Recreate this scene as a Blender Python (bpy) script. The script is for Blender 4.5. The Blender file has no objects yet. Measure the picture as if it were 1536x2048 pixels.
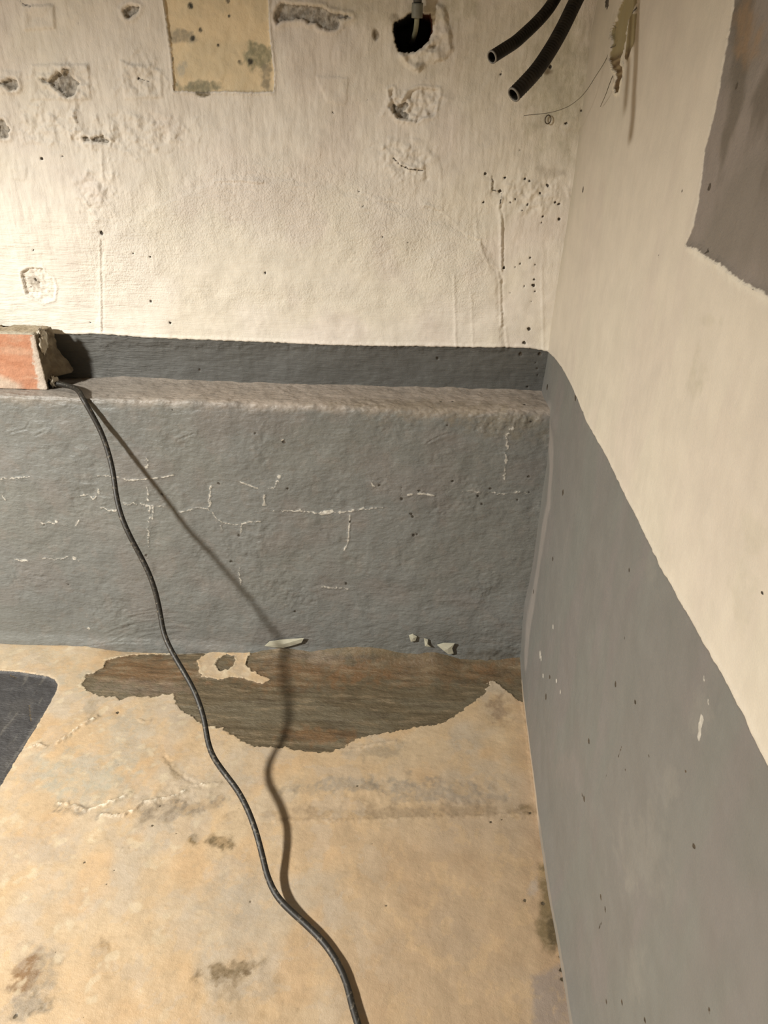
import bpy, math
import numpy as np
from mathutils import Matrix, Vector

SC = bpy.context.scene
COL = SC.collection

# ------------------------------------------------------------------ camera
F_PX = 1355.344
CAM = np.array([-0.13701751, -0.75428657, 0.62])
R_ = np.array([0.99785399, 0.0648066, 0.00935523])
U_ = np.array([-0.04009223, 0.49175414, 0.8698106])
F_ = np.array([-0.05176899, 0.86831905, -0.49329707])
cd = bpy.data.cameras.new('camera')
cam = bpy.data.objects.new('camera', cd)
COL.objects.link(cam)
cam.matrix_world = Matrix(((R_[0], U_[0], -F_[0], CAM[0]), (R_[1], U_[1], -F_[1], CAM[1]),
                           (R_[2], U_[2], -F_[2], CAM[2]), (0, 0, 0, 1)))
cd.sensor_fit = 'VERTICAL'
cd.sensor_height = 36.0
cd.lens = F_PX / 2048 * 36.0
cd.clip_start = 0.02
SC.camera = cam

# ------------------------------------------------------------------ light
SC.view_settings.view_transform = 'Standard'
SC.view_settings.look = 'None'
SC.view_settings.gamma = 1.0
SC.view_settings.use_curve_mapping = False
SC.view_settings.exposure = 0.0

world = bpy.data.worlds.new('world')
SC.world = world
world.use_nodes = True
world.node_tree.nodes['Background'].inputs[0].default_value = (1.0, 0.86, 0.68, 1)
world.node_tree.nodes['Background'].inputs[1].default_value = 0.03

LAMP = Vector((-1.1, -0.8, 0.9))          # shaded work lamp out of frame to the left
ld = bpy.data.lights.new('work_lamp', 'SPOT')
ld.energy = 141
ld.color = (1.0, 0.97, 0.895)
ld.shadow_soft_size = 0.046
ld.spot_size = math.radians(140)
ld.spot_blend = 1.0
lo = bpy.data.objects.new('work_lamp', ld)
COL.objects.link(lo)
lo.location = LAMP
aim = LAMP + Vector((0.2962, 0.1710, -0.9397))
lo.rotation_euler = (aim - LAMP).to_track_quat('-Z', 'Y').to_euler()

# ------------------------------------------------------------------ helpers
HL, DL, ZP = 0.356777, 0.063176, 0.408


def ray(q):
    q = np.atleast_2d(np.asarray(q, float))
    return F_ + R_ * ((q[:, :1] - 768) / F_PX) - U_ * ((q[:, 1:2] - 1024) / F_PX)


def hit(q, a, v):
    d = ray(q)
    return CAM + d * ((v - CAM[a]) / d[:, a])[:, None]


def onB(q): return hit(q, 1, 0.0)[:, [0, 2]]        # back wall: x, z
def onP(q): return hit(q, 1, -DL)[:, [0, 2]]        # plinth face: x, z
def onL(q): return hit(q, 2, HL)[:, [0, 1]]         # ledge top: x, y
def onF(q): return hit(q, 2, 0.0)[:, [0, 1]]        # floor: x, y
def onR(q): return hit(q, 0, 0.0)[:, [1, 2]]        # right wall: y, z


def gn(x, y, seed=0):
    xi = np.floor(x); yi = np.floor(y)
    fx = x - xi; fy = y - yi
    xi = xi.astype(np.int64); yi = yi.astype(np.int64)

    def g(ix, iy, dx, dy):
        h = (ix * 374761393 + iy * 668265263 + seed * 974634777) & 0xFFFFFFFF
        h = ((h ^ (h >> 13)) * 1274126177) & 0xFFFFFFFF
        h = h ^ (h >> 16)
        a = (h & 0xFFFF) * (2 * math.pi / 65536)
        return np.cos(a) * dx + np.sin(a) * dy
    u = fx * fx * fx * (fx * (fx * 6 - 15) + 10)
    v = fy * fy * fy * (fy * (fy * 6 - 15) + 10)
    a = g(xi, yi, fx, fy); b = g(xi + 1, yi, fx - 1, fy)
    c = g(xi, yi + 1, fx, fy - 1); d = g(xi + 1, yi + 1, fx - 1, fy - 1)
    return 1.45 * ((a * (1 - u) + b * u) * (1 - v) + (c * (1 - u) + d * u) * v)


def fbm(x, y, f, octv=4, seed=0, gain=0.5, sx=1.0, sy=1.0):
    r = 0; a = 1.0
    for o in range(octv):
        r = r + a * gn(x * f * sx + 7.3 * o, y * f * sy - 3.1 * o, seed + o)
        f *= 2.03; a *= gain
    return r


def ss(e0, e1, v):
    t = np.clip((v - e0) / (e1 - e0), 0, 1)
    return t * t * (3 - 2 * t)


def seg_d(x, y, pts, closed=False):
    p = np.asarray(pts, float)
    n = len(p)
    best = np.full(x.shape, 1e9)
    for i in range(n if closed else n - 1):
        a = p[i]; b = p[(i + 1) % n]
        ab = b - a; L2 = ab @ ab + 1e-18
        t = np.clip(((x - a[0]) * ab[0] + (y - a[1]) * ab[1]) / L2, 0, 1)
        dx = x - a[0] - t * ab[0]; dy = y - a[1] - t * ab[1]
        best = np.minimum(best, dx * dx + dy * dy)
    return np.sqrt(best)


FAR = 0.05


class Field:
    """2D sample points of one surface with distance helpers limited to a neighbourhood."""

    def __init__(self, x, y, proj):
        self.x = x; self.y = y; self.proj = proj
        w = 0.0009
        self.wx = x + w * gn(x * 420, y * 420, 91) + 0.0004 * gn(x * 1100, y * 1100, 92)
        self.wy = y + w * gn(x * 420, y * 420, 93) + 0.0004 * gn(x * 1100, y * 1100, 94)

        b = 0.0022
        self.bx = self.wx + b * fbm(x, y, 160, 3, 95)
        self.by = self.wy + b * fbm(x, y, 160, 3, 97)

    def near(self, p, m):
        lo_ = p.min(0) - m; hi = p.max(0) + m
        return (self.x > lo_[0]) & (self.x < hi[0]) & (self.y > lo_[1]) & (self.y < hi[1])

    def line(self, px, warp=True, m=FAR):
        p = self.proj(px)
        r = np.full(self.x.shape, FAR)
        k = self.near(p, m)
        X, Y = (self.bx, self.by) if warp == 2 else (self.wx, self.wy) if warp else (self.x, self.y)
        r[k] = seg_d(X[k], Y[k], p)
        return r

    def poly(self, px, warp=True, m=FAR):
        p = self.proj(px)
        r = np.full(self.x.shape, FAR)
        k = self.near(p, m)
        X, Y = (self.bx[k], self.by[k]) if warp == 2 else (self.wx[k], self.wy[k]) if warp else (self.x[k], self.y[k])
        d = seg_d(X, Y, p, True)
        ins = np.zeros(d.shape, bool)
        n = len(p)
        for i in range(n):
            a = p[i]; b = p[(i + 1) % n]
            if a[1] == b[1]:
                continue
            c = ((a[1] > Y) != (b[1] > Y)) & (X < (b[0] - a[0]) * (Y - a[1]) / (b[1] - a[1]) + a[0])
            ins ^= c
        r[k] = np.where(ins, -d, d)
        return r

    def dots(self, lst, warp=True):
        r = np.full(self.x.shape, FAR)
        for (px, py, rad) in lst:              # rad in pixels, turned into metres at that spot
            c = self.proj([(px, py)])[0]; e = self.proj([(px + 1, py)])[0]
            e2 = self.proj([(px, py + 1)])[0]
            s = rad * 0.88 * math.sqrt(np.hypot(*(e - c)) * np.hypot(*(e2 - c)))
            k = (np.abs(self.x - c[0]) < 0.02) & (np.abs(self.y - c[1]) < 0.02)
            d = np.hypot(self.wx[k] - c[0], self.wy[k] - c[1]) - s
            r[k] = np.minimum(r[k], d)
        return r

    def blob(self, px, py, rx, ry=None, rot=0.0, soft=1.0, rough=0.5, seed=5):
        """soft-edged stain weight; radii in pixels of the photo at that spot"""
        ry = ry or rx
        c = self.proj([(px, py)])[0]
        ca, sa = math.cos(rot), math.sin(rot)
        ex = self.proj([(px + ca * rx, py + sa * rx)])[0] - c
        ey = self.proj([(px - sa * ry, py + ca * ry)])[0] - c
        M = np.linalg.inv(np.array([ex, ey]).T)
        dx = self.x - c[0]; dy = self.y - c[1]
        r = np.hypot(M[0, 0] * dx + M[0, 1] * dy, M[1, 0] * dx + M[1, 1] * dy)
        out = np.zeros(self.x.shape)
        k = r < 2.2
        n = fbm(self.x[k], self.y[k], 70, 4, seed, 0.6)
        out[k] = ss(1.0 + soft * 0.22, 1.0 - soft * 0.42, r[k] + rough * n) * np.clip(0.88 + 0.35 * fbm(self.x[k], self.y[k], 240, 3, seed + 9, 0.6), 0, 1)
        return out


def mixc(c, w, col):
    return c * (1 - w[:, None]) + np.asarray(col, float) * w[:, None]


def const(n, col):
    return np.tile(np.asarray(col, float), (n, 1))


# ------------------------------------------------------------------ materials
def new_mat(name):
    m = bpy.data.materials.new(name)
    m.use_nodes = True
    return m, m.node_tree, m.node_tree.nodes['Principled BSDF']


class NT:
    def __init__(self, nt):
        self.nt = nt
        tc = nt.nodes.new('ShaderNodeTexCoord')
        self.co = tc.outputs['Object']

    def attr(self, name, color=False):
        a = self.nt.nodes.new('ShaderNodeAttribute')
        a.attribute_name = name
        return a.outputs['Color' if color else 'Fac']

    def noise(self, scale, stretch=(1, 1, 1), detail=3, rough=0.55):
        mp = self.nt.nodes.new('ShaderNodeMapping')
        mp.inputs['Scale'].default_value = stretch
        self.nt.links.new(self.co, mp.inputs['Vector'])
        n = self.nt.nodes.new('ShaderNodeTexNoise')
        n.inputs['Scale'].default_value = scale
        n.inputs['Detail'].default_value = detail
        n.inputs['Roughness'].default_value = rough
        self.nt.links.new(mp.outputs[0], n.inputs['Vector'])
        return n.outputs['Fac']

    def math(self, op, a, b=0.0, c=None):
        n = self.nt.nodes.new('ShaderNodeMath')
        n.operation = op
        for i, v in enumerate((a, b, c)):
            if v is None:
                continue
            if isinstance(v, (int, float)):
                n.inputs[i].default_value = v
            else:
                self.nt.links.new(v, n.inputs[i])
        return n.outputs[0]

    def rng(self, v, a, b, c=0.0, d=1.0):
        n = self.nt.nodes.new('ShaderNodeMapRange')
        n.interpolation_type = 'SMOOTHSTEP'
        n.inputs['From Min'].default_value = a
        n.inputs['From Max'].default_value = b
        n.inputs['To Min'].default_value = c
        n.inputs['To Max'].default_value = d
        self.nt.links.new(v, n.inputs['Value'])
        return n.outputs['Result']

    def mix(self, f, a, b, mode='MIX'):
        n = self.nt.nodes.new('ShaderNodeMix')
        n.data_type = 'RGBA'
        n.blend_type = mode
        for s, v in ((n.inputs['Factor'], f), (n.inputs['A'], a), (n.inputs['B'], b)):
            if isinstance(v, (int, float)):
                s.default_value = v
            elif isinstance(v, tuple):
                s.default_value = (*v[:3], 1)
            else:
                self.nt.links.new(v, s)
        return n.outputs['Result']

    # n.inputs['A'] of a Mix node resolves by name to the float socket: look the colour sockets up by type


def _mixfix():
    def mix(self, f, a, b, mode='MIX'):
        n = self.nt.nodes.new('ShaderNodeMix')
        n.data_type = 'RGBA'
        n.blend_type = mode
        fs = [s for s in n.inputs if s.name == 'Factor' and s.type == 'VALUE'][0]
        sa = [s for s in n.inputs if s.name == 'A' and s.type == 'RGBA'][0]
        sb = [s for s in n.inputs if s.name == 'B' and s.type == 'RGBA'][0]
        for s, v in ((fs, f), (sa, a), (sb, b)):
            if isinstance(v, (int, float)):
                s.default_value = v
            elif isinstance(v, tuple):
                s.default_value = (*v[:3], 1)
            else:
                self.nt.links.new(v, s)
        return [s for s in n.outputs if s.type == 'RGBA'][0]
    NT.mix = mix


_mixfix()


def surface_mat(name, overlays, bumps, rough=0.6, mottle=(0.93, 1.05), mscale=55, spec=0.35, layers=()):
    """overlays: (attr, colA, colB, colour noise scale, stretch, edge noise amp, edge noise scale, half width)
       bumps: (weight attr or None, noise scale, stretch, depth in metres, detail)"""
    m, nt, bs = new_mat(name)
    t = NT(nt)
    col = t.attr('tint', True)
    for (ta, sa, ea) in layers:
        v = t.math('ADD', t.attr(sa), t.math('MULTIPLY', t.math('SUBTRACT', t.noise(420, detail=4), 0.5), 2 * ea))
        col = t.mix(t.rng(v, -0.0004, 0.0004, 1.0, 0.0), col, t.attr(ta, True))
    lowf = t.rng(t.noise(mscale, detail=4), 0.25, 0.75, mottle[0], mottle[1])
    g = nt.nodes.new('ShaderNodeCombineColor')
    for i in range(3):
        nt.links.new(lowf, g.inputs[i])
    col = t.mix(1.0, col, g.outputs[0], 'MULTIPLY')
    for (at, ca, cb, ns, st, ea, es, hw) in overlays:
        v = t.attr(at)
        if ea:
            v = t.math('ADD', v, t.math('MULTIPLY', t.math('SUBTRACT', t.noise(es, detail=2), 0.5), 2 * ea))
        msk = t.rng(v, -hw, hw, 1.0, 0.0)
        oc = t.mix(t.rng(t.noise(ns, st, detail=4), 0.35, 0.65), ca, cb) if ca != cb else ca
        col = t.mix(msk, col, oc)
    nt.links.new(col, bs.inputs['Base Color'])
    h = None
    for (at, ns, st, dep, det) in bumps:
        n = t.math('MULTIPLY', t.noise(ns, st, detail=det), dep * 1000)
        if at:
            n = t.math('MULTIPLY', n, t.attr(at))
        h = n if h is None else t.math('ADD', h, n)
    b = nt.nodes.new('ShaderNodeBump')
    b.inputs['Strength'].default_value = 1.0
    b.inputs['Distance'].default_value = 0.001
    nt.links.new(h, b.inputs['Height'])
    nt.links.new(b.outputs[0], bs.inputs['Normal'])
    bs.inputs['Roughness'].default_value = rough
    bs.inputs['Specular IOR Level'].default_value = spec
    return m


# ------------------------------------------------------------------ mesh building
def make_mesh(name, V, Q, mat, attrs=None, parent=None, smooth=True):
    me = bpy.data.meshes.new(name)
    V = np.ascontiguousarray(V, np.float32)
    Q = np.ascontiguousarray(Q, np.int32)
    me.vertices.add(len(V))
    me.vertices.foreach_set('co', V.ravel())
    k = Q.shape[1]
    me.loops.add(Q.size)
    me.loops.foreach_set('vertex_index', Q.ravel())
    me.polygons.add(len(Q))
    me.polygons.foreach_set('loop_start', np.arange(0, Q.size, k, dtype=np.int32))
    me.polygons.foreach_set('use_smooth', np.full(len(Q), smooth))
    me.update(calc_edges=True)
    me.validate()
    for an, av in (attrs or {}).items():
        if av.ndim == 2:
            at = me.attributes.new(an, 'FLOAT_COLOR', 'POINT')
            c = np.ones((len(V), 4), np.float32)
            c[:, :3] = av
            at.data.foreach_set('color', c.ravel())
        else:
            at = me.attributes.new(an, 'FLOAT', 'POINT')
            at.data.foreach_set('value', np.ascontiguousarray(av, np.float32))
    me.materials.append(mat)
    o = bpy.data.objects.new(name, me)
    COL.objects.link(o)
    if parent:
        o.parent = parent
    return o


def sheet(name, nu, nv, pos, attrs, mat, flip, back=None, parts=()):
    """Tensor grid (index = i*nv + j).  back: offset vector that gives the slab its thickness.
       parts: (part name, boolean per vertex) -> those faces become a child object of their own."""
    i, j = np.meshgrid(np.arange(nu - 1), np.arange(nv - 1), indexing='ij')
    a = (i * nv + j).ravel()
    Q = np.stack([a, a + nv, a + nv + 1, a + 1], 1)
    if flip:
        Q = Q[:, ::-1]
    owner = np.zeros(len(Q), int)
    for k, (pn, msk) in enumerate(parts):
        c = msk[Q].sum(1) >= 2
        owner[c] = k + 1

    def sub(k):
        q = Q[owner == k]
        u, inv = np.unique(q, return_inverse=True)
        return pos[u], inv.reshape(q.shape), {an: av[u] for an, av in attrs.items()}
    V, q, A = sub(0)
    if back is not None:
        rim = np.concatenate([np.arange(nu) * nv, (nu - 1) * nv + np.arange(1, nv),
                              (np.arange(nu - 1)[::-1]) * nv + nv - 1, np.arange(1, nv - 1)[::-1]])
        n0 = len(V); n = len(rim)
        front = pos[rim]
        V = np.concatenate([V, front, front + back])
        idx = np.arange(n); nx = (idx + 1) % n
        sq = np.stack([n0 + idx, n0 + n + idx, n0 + n + nx, n0 + nx], 1)
        if not flip:
            sq = sq[:, ::-1]
        c = n0 + n + np.array([0, nu - 1, nu + nv - 2, 2 * nu + nv - 3])
        bq = c[None, ::-1] if not flip else c[None]
        q = np.concatenate([q, sq, bq])
        A = {an: np.concatenate([av, attrs[an][rim], attrs[an][rim]]) for an, av in A.items()}
    o = make_mesh(name, V, q, mat, A)
    kids = []
    for k, (pn, msk) in enumerate(parts):
        if (owner == k + 1).any():
            V, q, A = sub(k + 1)
            kids.append(make_mesh(pn, V, q, mat, A, parent=o))
    return o, kids


def tag(o, label, cat, group=None, kind=None):
    o['label'] = label
    o['category'] = cat
    if group:
        o['group'] = group
    if kind:
        o['kind'] = kind


def catmull(pts, n):
    p = np.asarray(pts, float)
    p = np.vstack([2 * p[0] - p[1], p, 2 * p[-1] - p[-2]])
    out = []
    for i in range(1, len(p) - 2):
        t = np.linspace(0, 1, n, endpoint=False)[:, None]
        a, b, c, d = p[i - 1], p[i], p[i + 1], p[i + 2]
        out.append(0.5 * (2 * b + (c - a) * t + (2 * a - 5 * b + 4 * c - d) * t ** 2
                          + (3 * b - a - 3 * c + d) * t ** 3))
    out.append(p[-2][None])
    return np.concatenate(out)


def smooth_path(p, it):
    p = p.copy()
    for _ in range(it):
        p[1:-1] = 0.25 * p[:-2] + 0.5 * p[1:-1] + 0.25 * p[2:]
    return p


def resample(p, step):
    d = np.r_[0, np.cumsum(np.linalg.norm(np.diff(p, axis=0), axis=1))]
    n = max(3, int(d[-1] / step))
    s = np.linspace(0, d[-1], n)
    return np.stack([np.interp(s, d, p[:, k]) for k in range(3)], 1)


def tube(path, rad, seg=12, inner=None, cap=True):
    """swept tube; rad scalar or per point.  inner: inner radius -> an open-ended hollow pipe."""
    n = len(path)
    rad = np.broadcast_to(np.asarray(rad, float), (n,))
    T = np.gradient(path, axis=0)
    T /= np.linalg.norm(T, axis=1)[:, None]
    up = np.array([0.3, 0.5, 0.81]); N = []
    v = np.cross(T[0], up); v /= np.linalg.norm(v)
    for k in range(n):
        v = v - T[k] * (v @ T[k]); v /= np.linalg.norm(v); N.append(v)
    N = np.array(N); B = np.cross(T, N)
    a = np.arange(seg) * 2 * math.pi / seg
    ring = N[:, None] * np.cos(a)[None, :, None] + B[:, None] * np.sin(a)[None, :, None]
    V = (path[:, None] + ring * rad[:, None, None]).reshape(-1, 3)

    def strip(off, rows, rev):
        i, j = np.meshgrid(np.arange(rows - 1), np.arange(seg), indexing='ij')
        a0 = off + i * seg + j; a1 = off + i * seg + (j + 1) % seg
        q = np.stack([a0, a1, a1 + seg, a0 + seg], -1).reshape(-1, 4)
        return q[:, ::-1] if rev else q
    Q = [strip(0, n, False)]
    if inner is not None:
        V2 = (path[:, None] + ring * inner).reshape(-1, 3)
        off = len(V); V = np.concatenate([V, V2])
        Q.append(strip(off, n, True))
        j = np.arange(seg); jn = (j + 1) % seg
        Q.append(np.stack([j, off + j, off + jn, jn], 1))
        e = (n - 1) * seg
        Q.append(np.stack([e + j, e + jn, off + e + jn, off + e + j], 1))
    elif cap:
        for c, off, rev in ((path[0], 0, True), (path[-1], (n - 1) * seg, False)):
            V = np.concatenate([V, c[None]]); ci = len(V) - 1
            j = np.arange(0, seg, 2)
            q = np.stack([off + j, off + (j + 1) % seg, off + (j + 2) % seg, np.full(len(j), ci)], 1)
            Q.append(q[:, ::-1] if rev else q)
    return V, np.concatenate(Q)


def grid_axis(far_lo, lo_, hi, step, far_hi):
    fine = np.arange(lo_, hi + step * 0.5, step)
    a = list(np.linspace(far_lo, lo_, 9)[:-1]) if far_lo is not None else []
    b = list(np.linspace(hi, far_hi, 9)[1:]) if far_hi is not None else []
    return np.array(a + list(fine) + b)


def band(v, a0, a1, b0, b1):
    return ss(a0, a1, v) * ss(b1, b0, v)


CREAM = (0.80, 0.745, 0.665)
GREY = (0.250, 0.254, 0.240)

# room extents
X0, Y0, Z1 = -1.9, -1.9, 2.05
#==BACK==
# ================================================================== wall_back
xs = grid_axis(X0, -0.64, 0.014, 0.00105, None)
zs = grid_axis(None, 0.345, 0.75, 0.00105, Z1)
GX, GZ = [a.ravel() for a in np.meshgrid(xs, zs, indexing='ij')]
N = len(GX)
f = Field(GX, GZ, onB)
x, z = GX, GZ
kx = (x > -0.68).astype(float) * (z < 0.8)

arch = f.poly([(195, 690), (200, 560), (215, 470), (300, 420), (430, 362), (530, 358), (640, 370), (750, 398),
               (850, 440), (920, 465), (965, 490), (990, 535), (1000, 600), (1003, 700)], m=0.3)
arch_edge = np.abs(arch)
in_arch = ss(0.004, -0.004, arch + 0.004 * fbm(x, z, 60, 3, 11))
sd_vert = ss(0.46, 0.51, z + 0.02 * gn(x * 20, z * 20, 3)) * (1 - in_arch)
stip = (ss(0.075, 0.01, np.abs(arch + 0.022) + 0.01 * gn(x * 40, z * 40, 8)) * ss(-0.06, -0.09, x) * ss(0.43, 0.47, z)
        * ss(0.62, 0.58, z))
brush = np.clip(ss(-0.40, -0.52, x) * ss(0.57, 0.5, z) + 0.35 * in_arch, 0, 1)

h = 0.0022 * fbm(x, z, 9, 3, 21) + 0.0006 * fbm(x, z, 45, 3, 22)
h += sd_vert * (0.00032 * fbm(x, z, 90, 4, 30, 0.55, 1.0, 0.22) + 0.0003 * np.abs(fbm(x, z, 130, 3, 33, 0.5, 1.0, 0.35)))
h += 0.00042 * stip * fbm(x, z, 260, 2, 40) * ss(-.5, .4, fbm(x, z, 25, 2, 41))
h += brush * 0.00028 * fbm(x + 0.15 * z, z, 60, 3, 44, 0.6, 0.35, 5.0)
h += in_arch * 0.0015
# rough bands where masonry shows through the paint
for (px, py, rx, ry) in ((265, 265, 130, 42), (280, 155, 48, 42), (130, 165, 60, 40), (90, 250, 70, 40),
                         (190, 380, 40, 55), (1060, 390, 75, 45), (810, 320, 60, 45), (830, 210, 60, 40)):
    b = f.blob(px, py, rx, ry, 0, 1.2, 0.5, 17)
    h += b * (0.0019 * fbm(x, z, 95, 4, 51, 0.6) + 0.0004)
# painted-over blocks and flakes standing proud
for pl, amp in (([(45, 12), (108, 10), (110, 57), (48, 60)], .0014), ([(62, 130), (178, 128), (182, 198), (60, 200)], .0012),
                ([(240, 120), (262, 128), (322, 140), (325, 195), (250, 198)], .0012),
                ([(630, 152), (697, 155), (692, 210), (655, 205), (640, 172)], .0009),
                ([(0, 140), (42, 145), (42, 185), (0, 188)], .001), ([(17, 335), (52, 335), (50, 362), (20, 358)], .0006)):
    d = f.poly(pl)
    h += amp * ss(0.0012, -0.0012, d) * ss(-0.012, -0.001, d + 0.006 * 0)
# relief steps and ridges
for pl, amp, w in (([(768, 295), (785, 315), (800, 330), (820, 338), (845, 336), (850, 352)], .0022, .0022),
                   ([(725, 385), (750, 398), (790, 404), (812, 415)], .0009, .0013),
                   ([(850, 410), (880, 420), (900, 440), (930, 468), (960, 480), (965, 500), (978, 527), (995, 537), (1001, 560)], .0015, .0018),
                   ([(970, 345), (983, 355), (983, 380), (1003, 382), (1005, 395), (997, 415), (1003, 430), (1002, 540)], .0013, .0013),
                   ([(1000, 560), (1002, 650)], .0010, .0012), ([(200, 480), (203, 660)], .0009, .0013),
                   ([(430, 362), (480, 360), (525, 365)], .001, .0015)):
    d = f.line(pl); d2 = f.line([(a + 3, b + 4) for a, b in pl])
    h += amp * np.exp(-(d / w) ** 2) - 0.9 * amp * np.exp(-(d2 / w) ** 2)
for xx, y0, y1, amp in ((908, 550, 697, .0007), (942, 585, 690, .0005), (1011, 655, 697, .0006), (1083, 530, 697, .0006),
                        (1000, 430, 545, .001), (950, 400, 480, .0006), (660, 250, 330, .0004), (150, 190, 300, .0006),
                        (205, 300, 390, .0008), (880, 330, 420, .0005)):
    h += amp * np.exp(-(f.line([(xx, y0), (xx + 4, y1)]) / 0.0014) ** 2)

# chips that show the grey ground
chips = [[(246, 22), (252, 14), (265, 11), (278, 14), (276, 22), (265, 32), (258, 36), (250, 33)],
         [(80, 157), (97, 163), (110, 150), (118, 143), (125, 150), (130, 137), (140, 139), (138, 150), (150, 160), (160, 168),
          (153, 172), (153, 183), (145, 193), (135, 195), (125, 187), (115, 180), (107, 174), (97, 167), (86, 165)],
         [(0, 165), (10, 163), (18, 157), (33, 160), (38, 170), (32, 178), (20, 181), (12, 172), (0, 168)],
         [(-8, 238), (8, 240), (10, 250), (20, 258), (14, 265), (16, 274), (8, 276), (-8, 272)],
         [(549, 28), (556, 12), (562, 6), (585, 10), (620, 12), (645, 15), (660, 25), (675, 27), (702, 33), (690, 37), (675, 36),
          (680, 50), (672, 58), (660, 60), (640, 55), (630, 45), (615, 45), (608, 38), (590, 38), (562, 42), (556, 48), (551, 40)],
         [(784, 205), (795, 212), (812, 203), (818, 210), (806, 222), (817, 228), (816, 238), (800, 236), (786, 225)],
         [(165, 274), (173, 272), (180, 280), (195, 273), (206, 270), (209, 277), (220, 281), (216, 287), (205, 284), (190, 283),
          (180, 281), (170, 284)]]
sdc = np.full(N, FAR)
for c in chips:
    sdc = np.minimum(sdc, f.poly(c))
chipk = ss(0.0006, -0.0010, sdc)
h -= 0.0034 * chipk * (1 + 0.35 * fbm(x, z, 150, 3, 61))
h += 0.0012 * np.exp(-((sdc - 0.0022) / 0.0018) ** 2)
# lighter re-filled chips (raised outline, same colour)
for pl in ([(778, 180), (786, 177), (788, 195), (805, 203), (820, 182), (840, 176), (860, 178), (879, 180), (868, 232), (850, 232),
            (835, 243), (818, 240), (795, 236), (785, 222), (777, 212), (783, 205)],
           [(44, 545), (60, 535), (85, 537), (105, 552), (112, 575), (108, 598), (85, 606), (52, 588)]):
    d = f.poly(pl)
    h += -0.0022 * ss(0.0005, -0.0008, d) + 0.001 * np.exp(-((d - 0.0015) / 0.0012) ** 2)
    h += ss(0.001, -0.001, d) * 0.0011 * fbm(x, z, 190, 3, 71)
# bare plaster patch
sdp = f.poly([(326, -60), (328, 0), (335, 50), (343, 110), (346, 150), (348, 181), (400, 184), (450, 182), (500, 184), (546, 183),
              (548, 150), (543, 105), (538, 60), (536, 0), (536, -60)], m=0.2)
pin = ss(0.0005, -0.0008, sdp)
h = h * (1 - 0.75 * pin) - 0.0016 * pin + 0.0004 * pin * fbm(x, z, 110, 4, 81)
h += 0.0012 * np.exp(-((sdp - 0.0012) / 0.0011) ** 2) * ss(0.0, 0.001, sdp)
# the hole where the pipe enters, with smeared filler around it
hole_px = [(787, 45), (797, 40), (805, 36), (815, 29), (822, 24), (848, 26), (862, 28), (865, 45), (865, 62), (858, 80), (845, 93),
           (832, 102), (812, 105), (797, 102), (789, 80), (786, 62)]
sdh = f.poly(hole_px)
fil = f.poly([(800, 108), (812, 130), (835, 142), (850, 128), (890, 118), (905, 100), (898, 60), (888, 15), (872, 8), (868, 30),
              (868, 62), (860, 85), (842, 100), (820, 108)])
h += ss(0.002, -0.002, fil) * (0.0028 + 0.0022 * fbm(x, z, 75, 4, 91, 0.55))
h += 0.0016 * np.exp(-((f.line([(802, 112), (828, 138), (846, 132)])) / 0.0022) ** 2)
h -= 0.003 * np.exp(-((f.poly([(855, 100), (862, 93), (872, 92), (866, 99)])) / 0.0015) ** 2)
h -= 0.055 * ss(0.0002, -0.0030, sdh)
h -= 0.002 * ss(0.0006, -0.001, f.poly([(746, 60), (752, 57), (757, 66), (755, 78), (749, 80), (745, 72)]))
# paint line, with a thick lip of cream paint over the grey
zl = onB([(-40, 662), (0, 663), (125, 668), (200, 668), (300, 675), (400, 679), (500, 683), (640, 688), (760, 691), (900, 694), (1000, 694),
          (1060, 696), (1096, 703)])
sdg = z - np.interp(x, zl[:, 0], zl[:, 1]) + 0.0007 * fbm(x, z, 160, 3, 101)
h += 0.0013 * np.exp(-((sdg - 0.0016) / 0.0016) ** 2)
h -= 0.0014 * ss(0.0004, -0.001, sdg)
h += ss(0, -0.002, sdg) * 0.0004 * fbm(x, z, 120, 3, 105, 0.55, 0.5, 1.3)
# pits, nail holes and specks
dots = [(82, 317, 3.5), (125, 313, 2), (203, 466, 4.5), (267, 507, 2), (301, 513, 2.3), (302, 602, 2.8), (341, 645, 2.4), (531, 545, 3), (180, 645, 1.8),
        (67, 500, 2), (70, 560, 3.2), (76, 566, 2), (60, 575, 2), (967, 405, 3), (1050, 357, 3), (1058, 362, 3), (1095, 371, 3), (1080, 386, 3), (1055, 409, 3.2), (1030, 398, 2.2),
        (1085, 433, 2.2), (1083, 446, 2.2), (1118, 438, 3), (1060, 515, 3), (1040, 528, 2.5), (1030, 534, 2), (1070, 529, 2), (1068, 559, 2.6), (1066, 570, 4),
        (1048, 572, 2.2), (1070, 582, 2.6), (1020, 585, 2.2), (1062, 603, 1.5), (1058, 658, 4), (1048, 685, 4), (1042, 709, 4.5), (1080, 709, 4),
        (1008, 536, 3), (1133, 247, 3), (1163, 221, 3), (1010, 355, 3), (970, 347, 4), (875, 719, 3), (398, 741, 2.4), (1055, 775, 2), (1000, 382, 4),
        (1040, 300, 1.8), (735, 200, 1.6), (665, 225, 2.2), (277, 157, 2.6), (158, 46, 2), (560, 320, 1.6), (470, 265, 1.4), (1072, 727, 2), (1075, 738, 2.2),
        (1076, 752, 2), (718, 383, 2), (726, 412, 1.6), (765, 474, 2), (815, 485, 1.7), (1085, 142, 4), (1100, 133, 4), (1083, 150, 3), (1003, 142, 2), (1001, 148, 2.5),
        (1044, 420, 2), (1021, 405, 2), (1110, 405, 3), (1118, 408, 3)]
sdd = f.dots(dots)
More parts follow.
